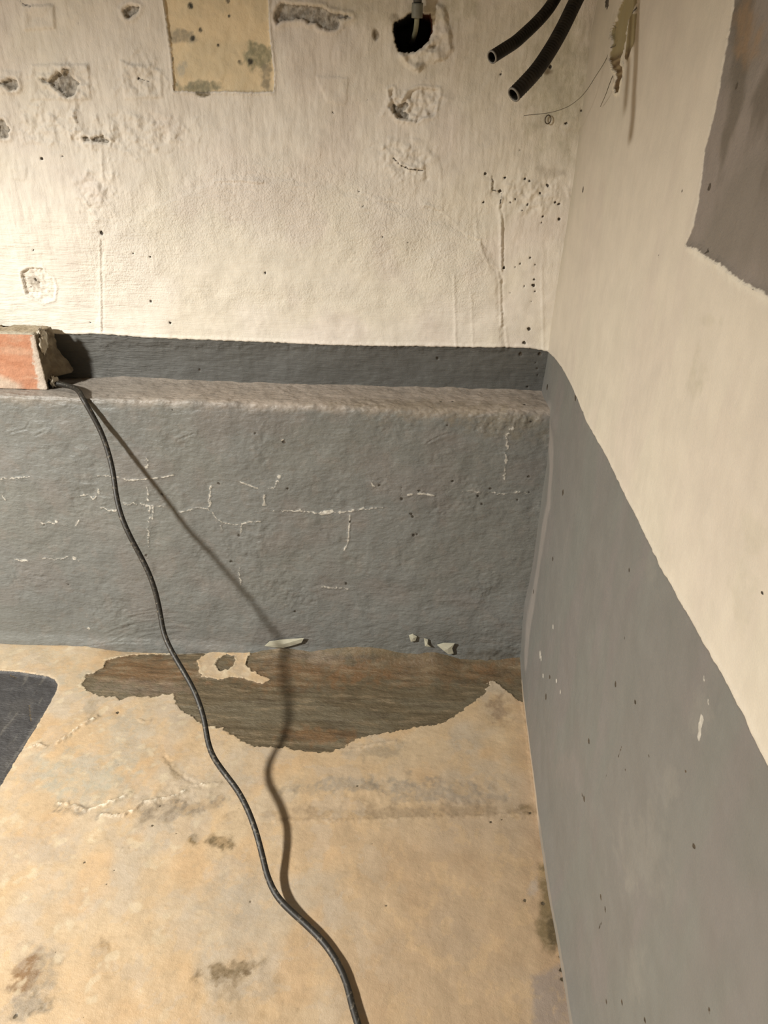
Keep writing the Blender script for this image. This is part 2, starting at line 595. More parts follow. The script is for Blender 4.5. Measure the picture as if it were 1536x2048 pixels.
for pl in ([(300, 164), (288, 160), (278, 156)], [(35, -5), (48, 10), (60, 11)], [(985, 352), (984, 380), (1002, 383)], [(1004, 386), (1000, 408)],
           [(787, 316), (803, 332), (822, 339), (846, 341)]):
    sdd = np.minimum(sdd, f.line(pl) - 0.0005)
h -= 0.0016 * ss(0.0005, -0.0008, sdd)

# colours
c = const(N, CREAM)
c = mixc(c, ss(-0.2, 0.5, fbm(x, z, 7, 3, 111)) * 0.5, (0.75, 0.695, 0.575))
c = mixc(c, ss(0.0, 0.6, fbm(x, z, 10, 3, 113)) * 0.6, (0.755, 0.68, 0.615))
c = mixc(c, ss(0.50, 0.74, z) * 0.35, (0.56, 0.49, 0.40))
c = mixc(c, 0.62 * f.blob(1120, 150, 80, 150, 0, 1.6, 0.35), (0.40, 0.375, 0.26))
c = mixc(c, 0.5 * f.blob(720, 10, 150, 45, 0, 2, 0.4), (0.45, 0.40, 0.28))
c = mixc(c, 0.4 * f.blob(980, 90, 150, 110, 0, 2, 0.4), (0.50, 0.45, 0.34))
c = mixc(c, 0.35 * f.blob(900, 15, 60, 28, 0, 2, 0.4), (0.40, 0.38, 0.24))
pc = const(N, (0.74, 0.60, 0.39))
pc = mixc(pc, ss(-0.3, 0.5, fbm(x, z, 35, 4, 121)) * 0.5, (0.62, 0.53, 0.36))
pc = mixc(pc, 0.8 * f.blob(365, 72, 36, 12, 0, 1, 0.7), (0.28, 0.25, 0.19))
pc = mixc(pc, 0.9 * f.blob(512, 112, 34, 27, 0, .7, 0.5), (0.25, 0.24, 0.15))
pc = mixc(pc, 0.8 * f.blob(532, 152, 14, 26, 0, .9, 0.6), (0.24, 0.21, 0.15))
pc = mixc(pc, 0.9 * f.blob(400, 172, 45, 11, 0, .9, 0.6), (0.22, 0.21, 0.14))
pc = mixc(pc, 0.8 * f.blob(362, 140, 12, 25, 0, .9, 0.6), (0.45, 0.42, 0.34))
for (a, b, r) in ((500, 123, 6), (478, 122, 4), (380, 12, 5), (457, 31, 4), (455, 0, 4), (342, 118, 4), (400, 60, 5), (385, 75, 5), (435, 90, 3)):
    pc = mixc(pc, f.blob(a, b, r, r * 1.2, 0, .8, 0.4), (0.05, 0.045, 0.03))
c_patch = pc
c = mixc(c, f.blob(404, 188, 14, 6, 0, .7, 0.7), (0.15, 0.125, 0.075))
for (a, b, rx, ry, w) in ((751, 69, 6, 11, .9), (1170, 45, 5, 12, .0), (70, 565, 18, 18, .5), (1092, 142, 11, 9, .8), (790, 36, 10, 9, .5), (838, 132, 9, 9, .5), (862, 95, 8, 5, .7), (558, 30, 6, 16, .75),
                       (140, 145, 6, 8, .6), (90, 160, 6, 5, .8), (1100, 345, 30, 12, .25)):
    if w:
        c = mixc(c, w * f.blob(a, b, rx, ry, 0, 1, 0.5), (0.15, 0.11, 0.06))
hc = const(N, (0.012, 0.010, 0.008))
hc = mixc(hc, 0.8 * ss(-0.0045, 0.0005, sdh) * ss(-0.16, -0.145, x), (0.16, 0.055, 0.03))
c_hole = hc
gt = const(N, (0.150, 0.154, 0.150))
gt = mixc(gt, ss(0, 0.5, fbm(x, z, 14, 3, 131)) * 0.5, (0.135, 0.138, 0.130)) * 0.68
c_grey = gt * np.array([1.06, 1.02, 0.98])

m_back = surface_mat('painted_masonry',
                     [('sdc', (0.23, 0.205, 0.17), (0.46, 0.42, 0.36), 260, (1, 1, 1), 0.0004, 500, 0.0003),
                      ('sdd', (0.035, 0.028, 0.02), (0.09, 0.07, 0.05), 300, (1, 1, 1), 0.0002, 900, 0.0003)],
                     [('mv', 230, (1, 1, 0.25), 0.0006, 4), ('ms', 520, (1, 1, 1), 0.0011, 3), ('mb', 620, (0.10, 1, 1.0), 0.0011, 3),
                      (None, 900, (1, 1, 1), 0.00025, 3)], rough=0.62,
                     layers=(('c_patch', 'sdp', 0.0003), ('c_grey', 'sdg', 0.0004), ('c_hole', 'sdh', 0.0003)))
base_at = dict(tint=c, c_patch=c_patch, c_grey=c_grey, c_hole=c_hole, sdp=sdp, sdg=sdg, sdh=sdh, sdc=sdc, sdd=sdd, mv=0.25 + 0.75 * sd_vert * (1 - pin), ms=0.12 + 0.9 * stip, mb=brush + 0.6 * ss(0, -0.002, sdg))
pos = np.stack([x, -h * kx, z], 1)
wall_back, kids = sheet('wall_back', len(xs), len(zs), pos, base_at, m_back, False, np.array([0, 0.16, 0]),
                        (('bare_plaster_patch', sdp < 0),))
tag(wall_back, 'rough cream painted back wall with a grey strip at its foot', 'wall', kind='structure')
for k in kids:
    k['label'] = 'stained tan bare plaster patch without paint'
#==PLINTH==
# ================================================================== plinth (ledge and lower wall)
xs = grid_axis(X0, -0.67, 0.016, 0.00115, None)
A0 = 0.008 + DL
S = np.arange(0, A0 + HL + 0.02, 0.00115)


def profile(wid):
    y = np.where(S < A0, 0.008 - S, -DL); zz = np.where(S < A0, HL, HL - (S - A0))
    k = np.exp(-0.5 * (np.arange(-40, 41) * 0.00115 / wid) ** 2); k /= k.sum()
    pad = lambda v, d0, d1: np.convolve(np.r_[v[0] + d0 * np.arange(-40, 0), v, v[-1] + d1 * np.arange(1, 41)], k, 'valid')
    return pad(y, -0.00115, 0), pad(zz, 0, -0.00115)


ya, za = profile(0.0028); yb, zb = profile(0.0085)
GX, GS = [a.ravel() for a in np.meshgrid(xs, S, indexing='ij')]
js = np.tile(np.arange(len(S)), len(xs))
x = GX; s = GS
wr = ss(-0.42, -0.10, x)
py_ = ya[js] * (1 - wr) + yb[js] * wr
pz_ = za[js] * (1 - wr) + zb[js] * wr
ty = np.gradient(ya)[js] * (1 - wr) + np.gradient(yb)[js] * wr
tz = np.gradient(za)[js] * (1 - wr) + np.gradient(zb)[js] * wr
tl = np.hypot(ty, tz)
ny, nz = tz / tl, -ty / tl
N = len(x)
vz = HL - (s - A0)                     # height coordinate, continues past the edge over the ledge


def onPS(q):
    return onP(q)


f = Field(x, vz, onPS)
z = vz
led = ss(0.004, -0.004, s - A0)
h = 0.0018 * fbm(x, z, 10, 3, 201) + 0.0006 * fbm(x, z, 40, 3, 202)
h += 0.00030 * fbm(x, z, 140, 4, 203, 0.6, 0.6, 1.2)
h += 0.0007 * ss(0.1, 0.6, fbm(x, z, 14, 3, 205)) * fbm(x, z, 75, 4, 204, 0.6)
h += 0.005 * np.exp(-s / 0.008) * ss(-0.58, -0.44, x)
h += 0.0004 * fbm(x, s, 60, 3, 207) * led
# rough edge crumbs, trowel swirls low down, bulge by the corner
edge = np.exp(-((s - A0) / 0.012) ** 2)
h += edge * 0.0013 * fbm(x, z, 55, 4, 210, 0.6)
h += 0.0012 * f.blob(1010, 840, 70, 30, 0, 1.5, 0.6, 23) * fbm(x, z, 120, 4, 211, 0.6)
sw = f.blob(290, 1250, 110, 40, -0.15, 1.5, 0.2, 29)
h += sw * 0.0006 * fbm(x * 0.7 + z * 0.2, z + 0.3 * (x + 0.44) ** 2 * 10, 60, 3, 212, 0.5, 0.5, 4.0)
cb_ = onP([(880, 1245)])[0]
h += 0.004 * np.exp(-((x - cb_[0]) / 0.08) ** 2 - ((z - cb_[1]) / 0.03) ** 2)
h += 0.0012 * np.exp(-(f.line([(880, 1200), (920, 1198), (950, 1206), (975, 1221), (1000, 1245)]) / 0.004) ** 2)
h += 0.003 * ss(0.018, 0.0, z) * ss(-0.05, 0.0, z)

white = [[(195, 953), (215, 952), (240, 955), (255, 961), (280, 960), (300, 957), (325, 955), (345, 951)],
         [(205, 1017), (225, 1022), (237, 1018)], [(250, 1010), (260, 1006), (280, 1008), (298, 1014), (325, 1010)],
         [(300, 1015), (300, 1037)], [(306, 1015), (305, 1037)], [(297, 1040), (297, 1092)], [(294, 915), (292, 938)], [(294, 975), (295, 1000)],
         [(355, 1025), (375, 1021), (395, 1015), (415, 1018), (425, 1025), (430, 1035), (445, 1045), (470, 1050), (480, 1048), (500, 1043), (522, 1042)],
         [(482, 1050), (484, 1072)], [(420, 970), (418, 1015)], [(443, 1048), (444, 1062)],
         [(482, 963), (500, 970), (520, 978)], [(530, 1010), (528, 990)], [(540, 978), (553, 970), (562, 950)],
         [(548, 1021), (600, 1022), (640, 1027), (660, 1023), (690, 1025), (720, 1018), (765, 1015)],
         [(816, 988), (840, 985), (870, 990)], [(925, 982), (975, 985), (1000, 988), (1030, 984), (1060, 985)], [(742, 962), (748, 975)],
         [(155, 992), (170, 990), (185, 997), (197, 990), (196, 978)], [(0, 984), (12, 1000)], [(0, 957), (60, 953)], [(82, 1045), (110, 1046)],
         [(128, 1048), (133, 1049)], [(152, 1050), (158, 1040)], [(30, 1118), (55, 1120)], [(85, 1117), (110, 1118), (140, 1114), (150, 1118), (160, 1122)],
         [(478, 1135), (482, 1170)], [(700, 1030), (696, 1085), (688, 1100)], [(630, 1175), (700, 1178)], [(1015, 865), (1008, 960)]]
sdw = np.full(N, FAR)
for k, pl in enumerate(white):
    w = (0.0008, 0.0010, 0.0006)[k % 3]
    sdw = np.minimum(sdw, f.line(pl, 2 if k % 4 else 1) - w + 0.0008 * ss(-.1, .6, gn(x * 130, z * 130, 222)))
sdw = np.minimum(sdw, f.poly([(638, 1026), (650, 1022), (665, 1021), (668, 1026), (655, 1029), (642, 1031)]))
sdw = np.minimum(sdw, f.dots([(148, 1117, 4), (293, 1012, 3), (558, 953, 4), (112, 1043, 3), (177, 1257, 3), (1025, 856, 3.5), (1018, 858, 2), (565, 880, 2.5)]))
h += 0.0006 * ss(0.0012, -0.0004, sdw)
sdd = f.dots([(510, 866, 3), (437, 967, 3.2), (323, 989, 3.2), (477, 1072, 3), (293, 1110, 3), (462, 1123, 3), (590, 1223, 2.6), (575, 977, 3), (567, 884, 4), (758, 970, 3),
              (838, 980, 3), (905, 962, 3.3), (955, 992, 3), (963, 1008, 3), (1057, 953, 2.8), (1058, 985, 2.6), (803, 997, 3.5), (822, 1027, 3.5), (825, 1032, 3), (827, 1070, 3.2), (834, 1068, 2.6),
              (700, 1044, 2.6), (692, 1168, 3), (895, 852, 3), (980, 978, 3), (1034, 1000, 2.4), (136, 1170, 1.8), (88, 1050, 2.4), (1062, 842, 3), (345, 820, 2.4), (885, 770, 3), (910, 768, 3), (1058, 787, 3)])
sdd = np.minimum(sdd, f.line([(803, 965), (801, 1000)]) - 0.0003)
h -= 0.0008 * ss(0.0006, -0.0008, sdd)
crk = np.full(N, FAR)
for pl in ([(0, 787), (30, 789), (60, 794), (110, 795), (150, 797), (200, 803), (260, 801)], [(20, 866), (52, 858), (58, 845)], [(70, 872), (95, 860)], [(355, 880), (390, 866)],
           [(855, 885), (880, 872), (905, 866)], [(170, 1290), (230, 1282), (300, 1284)]):
    crk = np.minimum(crk, f.line(pl))
h -= 0.0011 * np.exp(-(crk / 0.0009) ** 2)
h += 0.0009 * np.exp(-(crk / 0.004) ** 2)

c = const(N, GREY)
c = mixc(c, ss(-0.2, 0.5, fbm(x, z, 8, 3, 231)) * 0.5, (0.25, 0.25, 0.225))
c = mixc(c, ss(0.0, 0.6, fbm(x, z, 13, 3, 233)) * 0.45, (0.275, 0.25, 0.23))
tanw = ss(0.012, -0.006, s - A0 + 0.006 * fbm(x, z, 30, 3, 236)) * (0.5 + 0.5 * ss(-0.56, -0.35, x))
c = mixc(c, 0.9 * tanw, (0.58, 0.49, 0.41))
c = mixc(c, 0.8 * f.blob(850, 800, 190, 38, 0.03, 1.6, 0.5), (0.36, 0.30, 0.225))
c = mixc(c, 0.5 * f.blob(1000, 845, 90, 30, 0.03, 1.6, 0.5), (0.30, 0.25, 0.17))
c = mixc(c, 0.3 * ss(0.25, 0.6, fbm(x, z, 60, 3, 238)), (0.30, 0.27, 0.24))
c = mixc(c, 0.55 * f.blob(980, 1315, 70, 18, 0, 1.3, 0.5), (0.12, 0.10, 0.07)) * 0.65
m_plinth = surface_mat('grey_wall_paint',
                       [('sdw', (0.38, 0.355, 0.31), (0.55, 0.52, 0.46), 300, (1, 1, 1), 0.0006, 420, 0.0005),
                        ('sdd', (0.03, 0.027, 0.02), (0.07, 0.06, 0.05), 300, (1, 1, 1), 0.0002, 900, 0.0003)],
                       [(None, 330, (0.55, 1, 1.1), 0.0009, 4), (None, 120, (0.6, 1, 1), 0.0004, 4), (None, 1100, (1, 1, 1), 0.0002, 2)], rough=0.5, spec=0.45)
pos = np.stack([x, py_ + ny * h, pz_ + nz * h], 1)
plinth, _ = sheet('wall_plinth', len(xs), len(S), pos, dict(tint=c, sdw=sdw, sdd=sdd), m_plinth, True, np.array([0, 0.05, 0.0]))
tag(plinth, 'grey painted lower wall with a dusty tan ledge on top', 'wall', kind='structure')
#==FLOOR==
# ================================================================== floor
xs = grid_axis(X0, -0.70, 0.02, 0.0014, None)
ys = grid_axis(Y0, -0.63, -0.045, 0.0014, None)
GX, GY = [a.ravel() for a in np.meshgrid(xs, ys, indexing='ij')]
x, y = GX, GY
N = len(x)
f = Field(x, y, onF)
kf = ss(-0.8, -0.66, x) * ss(-0.75, -0.6, y)
top = onP([(-60, 1286), (0, 1286), (180, 1290), (240, 1301), (330, 1306), (420, 1302), (500, 1300), (560, 1291), (620, 1299), (690, 1292), (740, 1291),
           (800, 1300), (870, 1301), (920, 1314), (1000, 1315), (1040, 1313)])
zc = np.interp(x, top[:, 0], top[:, 1])
dpl = -DL - y
h = 0.0012 * fbm(x, y, 9, 3, 301) + 0.0004 * fbm(x, y, 40, 4, 302)
h = h * ss(-0.004, 0.03, dpl) + zc * np.exp(-np.clip(dpl, 0, 1) / 0.018)
patch = f.poly([(163, 1370), (172, 1350), (190, 1343), (205, 1335), (212, 1318), (235, 1312), (262, 1305), (340, 1300), (500, 1285), (760, 1270), (1060, 1285),
                (1060, 1404), (1043, 1403), (1015, 1385), (1000, 1372), (985, 1363), (976, 1371), (970, 1390), (940, 1410), (920, 1425), (880, 1447),
                (850, 1450), (790, 1462), (740, 1470), (710, 1478), (685, 1495), (665, 1503), (635, 1504), (605, 1502), (575, 1495), (530, 1493), (500, 1490),
                (480, 1480), (460, 1466), (445, 1455), (425, 1452), (400, 1446), (385, 1432), (362, 1420), (350, 1406), (350, 1395), (345, 1386), (300, 1393),
                (262, 1392), (235, 1401), (230, 1391), (205, 1394), (183, 1386)], 2, m=0.1)
isl = f.poly([(395, 1320), (405, 1312), (420, 1302), (470, 1300), (510, 1296), (500, 1310), (490, 1330), (505, 1342), (540, 1360), (525, 1368), (490, 1358), (462, 1352), (442, 1358),
              (402, 1352), (397, 1335)], 2)
isl = np.maximum(isl, -f.poly([(430, 1332), (436, 1318), (450, 1310), (468, 1312), (472, 1324), (458, 1338), (442, 1343)], 2))
sdp = np.maximum(patch, -isl) + 0.0012 * fbm(x, y, 110, 3, 305)
pin = ss(0.0006, -0.0012, sdp)
h -= 0.0016 * pin
h += 0.0008 * np.exp(-((sdp - 0.0014) / 0.0014) ** 2) * ss(0.055, 0.02, np.abs(y + 0.07))
h += pin * (0.0007 * fbm(x, y, 45, 4, 310, 0.6, 0.35, 3.0))
sdk = f.poly([(-120, 1345), (-40, 1340), (0, 1339), (30, 1341), (70, 1347), (95, 1351), (108, 1357), (115, 1367), (112, 1382), (95, 1412), (60, 1472), (30, 1520), (0, 1572), (-60, 1680), (-150, 1800), (-400, 1900), (-500, 1400)], m=0.3)
kin = ss(0.0008, -0.0015, sdk)
h = h * (1 - kin) + kin * (-0.0045 + 0.0008 * fbm(x, y, 60, 4, 320, 0.6))
# ridges, bits of lifted coat, cracks
ridges = [([(115, 1487), (135, 1472), (165, 1450), (195, 1434)], .0016), ([(63, 1494), (75, 1489), (90, 1493)], .0015), ([(120, 1607), (135, 1605), (150, 1612), (175, 1620), (200, 1612), (230, 1600), (262, 1585)], .0012),
          ([(200, 1630), (240, 1632), (270, 1620), (285, 1605), (330, 1598), (372, 1582)], .0016), ([(395, 1572), (440, 1568)], .0010), ([(278, 1440), (292, 1445), (302, 1440)], .0008),
          ([(240, 1700), (262, 1692)], .0006), ([(700, 1500), (740, 1490), (790, 1482)], .0006), ([(330, 1512), (345, 1535), (362, 1552), (388, 1566)], -.0008), ([(550, 1640), (700, 1642), (880, 1634), (1075, 1628)], .0005),
          ([(1045, 1405), (1055, 1470), (1066, 1560), (1078, 1650)], .0006)]
rdg = np.full(N, FAR)
for pl, a in ridges:
    d = f.line(pl, 2)
    h += 1.5 * a * np.exp(-(d / 0.0015) ** 2)
    if a > .0009:
        rdg = np.minimum(rdg, d)
h += 0.0010 * f.blob(340, 1595, 90, 25, -0.2, 1.4, .6) * fbm(x, y, 90, 4, 330, .6)
h += 0.0006 * f.blob(800, 1590, 260, 40, 0, 1.5, .6) * fbm(x, y, 80, 4, 331, .6)
sdd = f.dots([(305, 1652, 2.4), (352, 1668, 2.4), (213, 1768, 2.6), (228, 1740, 2), (168, 1724, 3), (158, 2007, 2), (165, 2036, 2.2), (460, 2026, 2.2), (500, 1803, 2.4), (772, 1812, 2), (235, 1425, 3), (1060, 1625, 3), (1080, 1628, 3),
              (1078, 1615, 2), (982, 1644, 3), (1003, 1639, 2), (320, 1612, 2), (478, 1617, 2), (236, 1530, 1.8), (30, 2032, 5), (110, 1905, 2), (1086, 1807, 4.5), (1050, 1802, 4), (1123, 1940, 5), (1126, 1958, 6), (1133, 2002, 3.5),
              (1121, 1915, 4), (715, 1573, 2.5), (18, 1690, 1.5), (745, 1687, 1.6), (640, 1738, 1.6)])
for pl in ([(57, 1405), (58, 1420), (60, 1436)], [(18, 1345), (30, 1350)]):
    sdd = np.minimum(sdd, f.line(pl) - 0.0009)
h -= 0.0008 * ss(0.0006, -0.0008, sdd)

c = const(N, (0.63, 0.475, 0.315))
c = mixc(c, ss(-0.25, 0.45, fbm(x, y, 11, 4, 341)) * 0.65, (0.66, 0.53, 0.38))
c = mixc(c, ss(0.0, 0.55, fbm(x, y, 9, 4, 343)) * 0.75, (0.56, 0.48, 0.39))
c = mixc(c, ss(0.1, 0.6, fbm(x, y, 15, 4, 345)) * 0.6, (0.66, 0.46, 0.275))
c = mixc(c, 0.7 * ss(-0.30, -0.10, x + 0.06 * gn(x * 15, y * 15, 7)) * ss(-0.17, -0.35, y), (0.50, 0.365, 0.25))
c = mixc(c, 0.98 * f.blob(60, 1310, 120, 30, 0, 1.5, .3), (0.583, 0.498, 0.385))
c = mixc(c, 0.75 * f.blob(160, 1550, 105, 55, 0.1, 1.4, .6), (0.461, 0.456, 0.404))
c = mixc(c, 0.78 * f.blob(260, 1470, 60, 70, 0.1, 1.6, .5), (0.526, 0.479, 0.404))
c = mixc(c, 0.78 * f.blob(170, 1360, 60, 30, 0.1, 1.6, .5), (0.470, 0.432, 0.357))
c = mixc(c, 0.98 * f.blob(150, 1620, 40, 10, 0.2, 1.2, .9), (0.205, 0.167, 0.124))
c = mixc(c, 0.85 * f.blob(360, 1618, 90, 20, -0.2, 1.3, .7), (0.285, 0.232, 0.176))
c = mixc(c, 0.65 * f.blob(180, 1415, 16, 22, 0.5, 1.2, .6), (0.315, 0.262, 0.188))
c = mixc(c, 0.65 * f.blob(350, 1540, 10, 32, -0.6, 1.2, .5), (0.330, 0.247, 0.150))
c = mixc(c, 0.55 * f.blob(880, 1585, 120, 22, 0.08, 1.4, .8), (0.300, 0.270, 0.240))
c = mixc(c, 0.78 * f.blob(680, 1570, 120, 16, -0.05, 1.4, .8), (0.330, 0.285, 0.232))
c = mixc(c, 0.65 * f.blob(800, 1625, 270, 14, -0.02, 1.3, .8), (0.330, 0.247, 0.165))
c = mixc(c, 0.59 * f.blob(760, 1500, 60, 14, -0.2, 1.3, .7), (0.330, 0.277, 0.210))
c = mixc(c, 0.65 * f.blob(90, 1690, 90, 45, 0, 1.6, .5), (0.508, 0.442, 0.376))
c = mixc(c, 0.72 * f.blob(470, 1800, 70, 90, 0, 1.6, .5), (0.470, 0.409, 0.338))
c = mixc(c, 1.00 * f.blob(388, 1677, 14, 12, 0, 1.1, .5), (0.205, 0.146, 0.074))
c = mixc(c, 1.00 * f.blob(440, 1683, 30, 16, 0.2, 1.1, .7), (0.186, 0.136, 0.074))
c = mixc(c, 1.00 * f.blob(50, 1955, 26, 50, 0.35, 1.2, .7), (0.205, 0.124, 0.059))
c = mixc(c, 0.72 * f.blob(80, 1955, 50, 75, 0.5, 1.3, .6), (0.315, 0.270, 0.217))
c = mixc(c, 0.85 * f.blob(45, 2010, 55, 26, -0.4, 1.3, .7), (0.211, 0.167, 0.115))
c = mixc(c, 0.78 * f.blob(210, 1893, 14, 16, 0, 1.2, .6), (0.229, 0.161, 0.087))
c = mixc(c, 0.45 * f.blob(205, 1920, 28, 40, 0, 1.2, .6), (0.345, 0.255, 0.158))
c = mixc(c, 0.98 * f.blob(455, 1945, 50, 22, -0.2, 1.3, .9), (0.205, 0.149, 0.084))
c = mixc(c, 1.00 * f.blob(494, 1945, 10, 7, 0, 1.1, .5), (0.124, 0.081, 0.037))
c = mixc(c, 0.52 * f.blob(490, 1990, 70, 60, 0, 1.5, .9), (0.315, 0.232, 0.143))
c = mixc(c, 0.65 * f.blob(1000, 1420, 25, 28, 0, 1.3, .6), (0.248, 0.167, 0.112))
c = mixc(c, 0.78 * f.blob(1066, 1620, 22, 16, 0, 1.3, .6), (0.186, 0.149, 0.081))
c = mixc(c, 0.8 * f.blob(48, 1950, 24, 44, 0.35, 1.3, 0.7), (0.27, 0.15, 0.065))
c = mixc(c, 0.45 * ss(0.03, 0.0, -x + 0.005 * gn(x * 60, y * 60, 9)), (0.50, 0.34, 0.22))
ol = f.poly([(1078, 1728), (1092, 1730), (1108, 1770), (1115, 1850), (1121, 1895), (1100, 1905), (1085, 1900), (1073, 1865), (1078, 1830), (1083, 1800), (1080, 1760)])
c = mixc(c, 0.85 * ss(0.004, -0.004, ol + 0.003 * fbm(x, y, 80, 3, 351)), (0.19, 0.145, 0.075))
c = mixc(c, 0.9 * f.blob(1106, 1860, 13, 40, -0.1, 1, .4), (0.10, 0.075, 0.04))
lil = f.poly([(1064, 2100), (1064, 1990), (1066, 1955), (1095, 1940), (1122, 1930), (1140, 2020), (1150, 2100)])
c = mixc(c, 0.8 * ss(0.003, -0.003, lil + 0.002 * fbm(x, y, 80, 3, 353)), (0.345, 0.29, 0.265))
c = mixc(c, 0.6 * f.blob(1066, 1775, 12, 18, 0, 1.2, .5), (0.46, 0.41, 0.38))
c = mixc(c, 0.35 * ss(.12, .22, fbm(x, y, 26, 5, 356, .6)) * ss(-.1, -.2, x), (0.58, 0.50, 0.42))
c = mixc(c, 0.3 * ss(.30, .40, fbm(x, y, 34, 5, 359, .62)), (0.70, 0.50, 0.30))
c = mixc(c, 0.28 * ss(.25, .5, fbm(x, y, 120, 4, 360, .65, .7, 1.3)), (0.48, 0.37, 0.25))
c = mixc(c, 0.5 * np.exp(-((rdg - .003) / 0.0022) ** 2) * ss(-0.2, 0.3, fbm(x, y, 60, 3, 354)), (0.40, 0.33, 0.24))  # dark line beside the ridges: shadow and dirt painted into the colour
c = mixc(c, 0.8 * np.exp(-(rdg / 0.0011) ** 2) * ss(-0.15, 0.3, fbm(x, y, 150, 2, 355)), (1.0, 0.95, 0.84))
c = mixc(c, 0.55 * ss(0.45, 0.7, fbm(x, y, 50, 3, 357)) * ss(-0.25, -0.4, x), (0.72, 0.62, 0.47))
kc = const(N, (0.072, 0.071, 0.078))
kc = mixc(kc, 0.5 * ss(0, .6, fbm(x, y, 30, 4, 361)), (0.10, 0.096, 0.098))
kc = mixc(kc, 0.35 * ss(.35, .6, fbm(x, y, 90, 3, 362, .5, 1, .15)), (0.25, 0.24, 0.225))
c_dark = kc * np.array([0.68, 0.655, 0.60]) * 0.93
# exposed screed: rust brown at the wall and olive grey further out, streaked along the wall
pc = const(N, (0.165, 0.130, 0.082))
pc = mixc(pc, ss(-0.2, 0.4, fbm(x, y, 18, 4, 371, .6, .5, 1.5)) * 0.7, (0.20, 0.172, 0.122))
rust = np.clip(f.blob(290, 1340, 110, 40, 0.1, 1.5, .5) + 0.8 * f.blob(600, 1345, 150, 35, 0, 1.5, .6) + f.blob(640, 1470, 75, 18, 0, 1.3, .6) + .6 * f.blob(830, 1345, 180, 25, 0, 1.5, .7)
               + .4 * f.blob(1000, 1350, 60, 25, 0, 1.5, .6), 0, 1)
pc = mixc(pc, 0.85 * rust, (0.235, 0.135, 0.066))
pc = mixc(pc, 0.6 * f.blob(760, 1312, 220, 16, 0, 1.3, .7), (0.23, 0.175, 0.10))
pc = mixc(pc, 0.5 * f.blob(290, 1372, 90, 16, 0, 1.3, .7), (0.29, 0.24, 0.20))
pc = mixc(pc, 0.6 * f.blob(620, 1320, 60, 10, 0.2, 1.3, .8), (0.30, 0.24, 0.19))
stk = fbm(x, y, 45, 5, 373, .66, .45, 2.6)
pc = mixc(pc, ss(.25, .75, stk) * .5, (0.33, 0.255, 0.17))
pc = mixc(pc, ss(.25, .75, -stk) * .45, (0.085, 0.06, 0.038))
fr_ = ss(0.007, 0.001, dpl + .003 * gn(x * 90, y * 90, 376)) * ss(-.56, -.54, x) * ss(-.33, -.36, x) * ss(-.2, .3, fbm(x, y, 60, 3, 377))
pc = mixc(pc, .8 * fr_, (0.85, 0.78, 0.66))
c_screed = pc * np.array([0.68, 0.655, 0.60]) * 0.93
c = mixc(c, 0.7 * np.exp(-((sdp - .0012) / .0012) ** 2) * ss(0.2, -.1, gn(x * 30, y * 30, 375)) * ss(-0.33, -0.36, x), (0.72, 0.63, 0.48)) * np.array([0.68, 0.655, 0.60])
m_floor = surface_mat('floor_coating',
                      [('sdd', (0.05, 0.038, 0.022), (0.10, 0.075, 0.045), 300, (1, 1, 1), 0.0002, 900, 0.0003)],
                      [(None, 260, (0.7, 1, 1), 0.0005, 4), ('rg', 420, (0.5, 1.3, 1), 0.0010, 4), (None, 900, (1, 1, 1), 0.0002, 2)], rough=0.55, mscale=45, mottle=(0.92, 1.06),
                      layers=(('c_screed', 'sdp', 0.0006), ('c_dark', 'sdk', 0.0004)))
pos = np.stack([x, y, h * kf], 1)
floor, kids = sheet('floor', len(xs), len(ys), pos, dict(tint=c, c_screed=c_screed, c_dark=c_dark, sdp=sdp, sdk=sdk, sdd=sdd, rg=np.clip(pin + kin, 0, 1)), m_floor, False, np.array([0, 0, -0.06]),
                    (('exposed_screed', sdp < 0), ('grey_painted_area', (sdk < 0) & (x > -0.75) & (y > -0.65))))
tag(floor, 'stained tan and cream coated floor with a worn dark patch', 'floor', kind='structure')
for k in kids:
    k['label'] = {'exposed_screed': 'dark brown damp screed where the coat has gone',
                  'grey_painted_area': 'dark grey painted area with a rounded corner'}[k.name.split('.')[0]]
#==RIGHT==
# ================================================================== wall_right
ys = grid_axis(Y0, -0.69, 0.016, 0.0014, None)
zs = grid_axis(None, -0.012, 0.77, 0.0014, Z1)
GY, GZ = [a.ravel() for a in np.meshgrid(ys, zs, indexing='ij')]
y, z = GY, GZ
N = len(y)
f = Field(y, z, onR)
kr = ss(-0.85, -0.68, y) * ss(1.0, 0.78, z)
up = hit([(1195, 0), (1183, 60), (1173, 150), (1160, 260), (1146, 370), (1132, 460), (1116, 560), (1104, 640), (1097, 695), (1090, 740), (1084, 775)], 1, 0.0)[::-1]
lowc = hit([(1098, 830), (1097, 880), (1092, 935), (1082, 1000), (1075, 1050), (1066, 1120), (1058, 1165), (1048, 1205), (1043, 1250), (1039, 1310)], 1, -DL)[::-1]
flc = hit([(1039, 1316), (1045, 1400), (1054, 1470), (1065, 1560), (1075, 1650), (1085, 1720), (1095, 1790), (1108, 1860), (1120, 1930), (1130, 1990), (1138, 2048)], 2, 0.0)[::-1]
xu = np.interp(z, up[:, 2], up[:, 0]); xl = np.interp(z, lowc[:, 2], lowc[:, 0]); xf = np.interp(y, flc[:, 1], flc[:, 0])
print('corner offsets', up[:, 0].round(4), lowc[:, 0].round(4), flc[:, 0].round(4))
wz = ss(HL - 0.01, HL + 0.01, z)
w1 = np.exp(-np.clip(-y, 0, 9) ** 2 / 0.035 ** 2) * wz
w2 = np.exp(-np.clip(-DL - y, 0, 9) ** 2 / 0.04 ** 2) * (1 - wz)
w3 = np.exp(-(np.clip(z, 0, 9) / 0.03) ** 2) * ss(-DL + 0.01, -DL - 0.02, y)
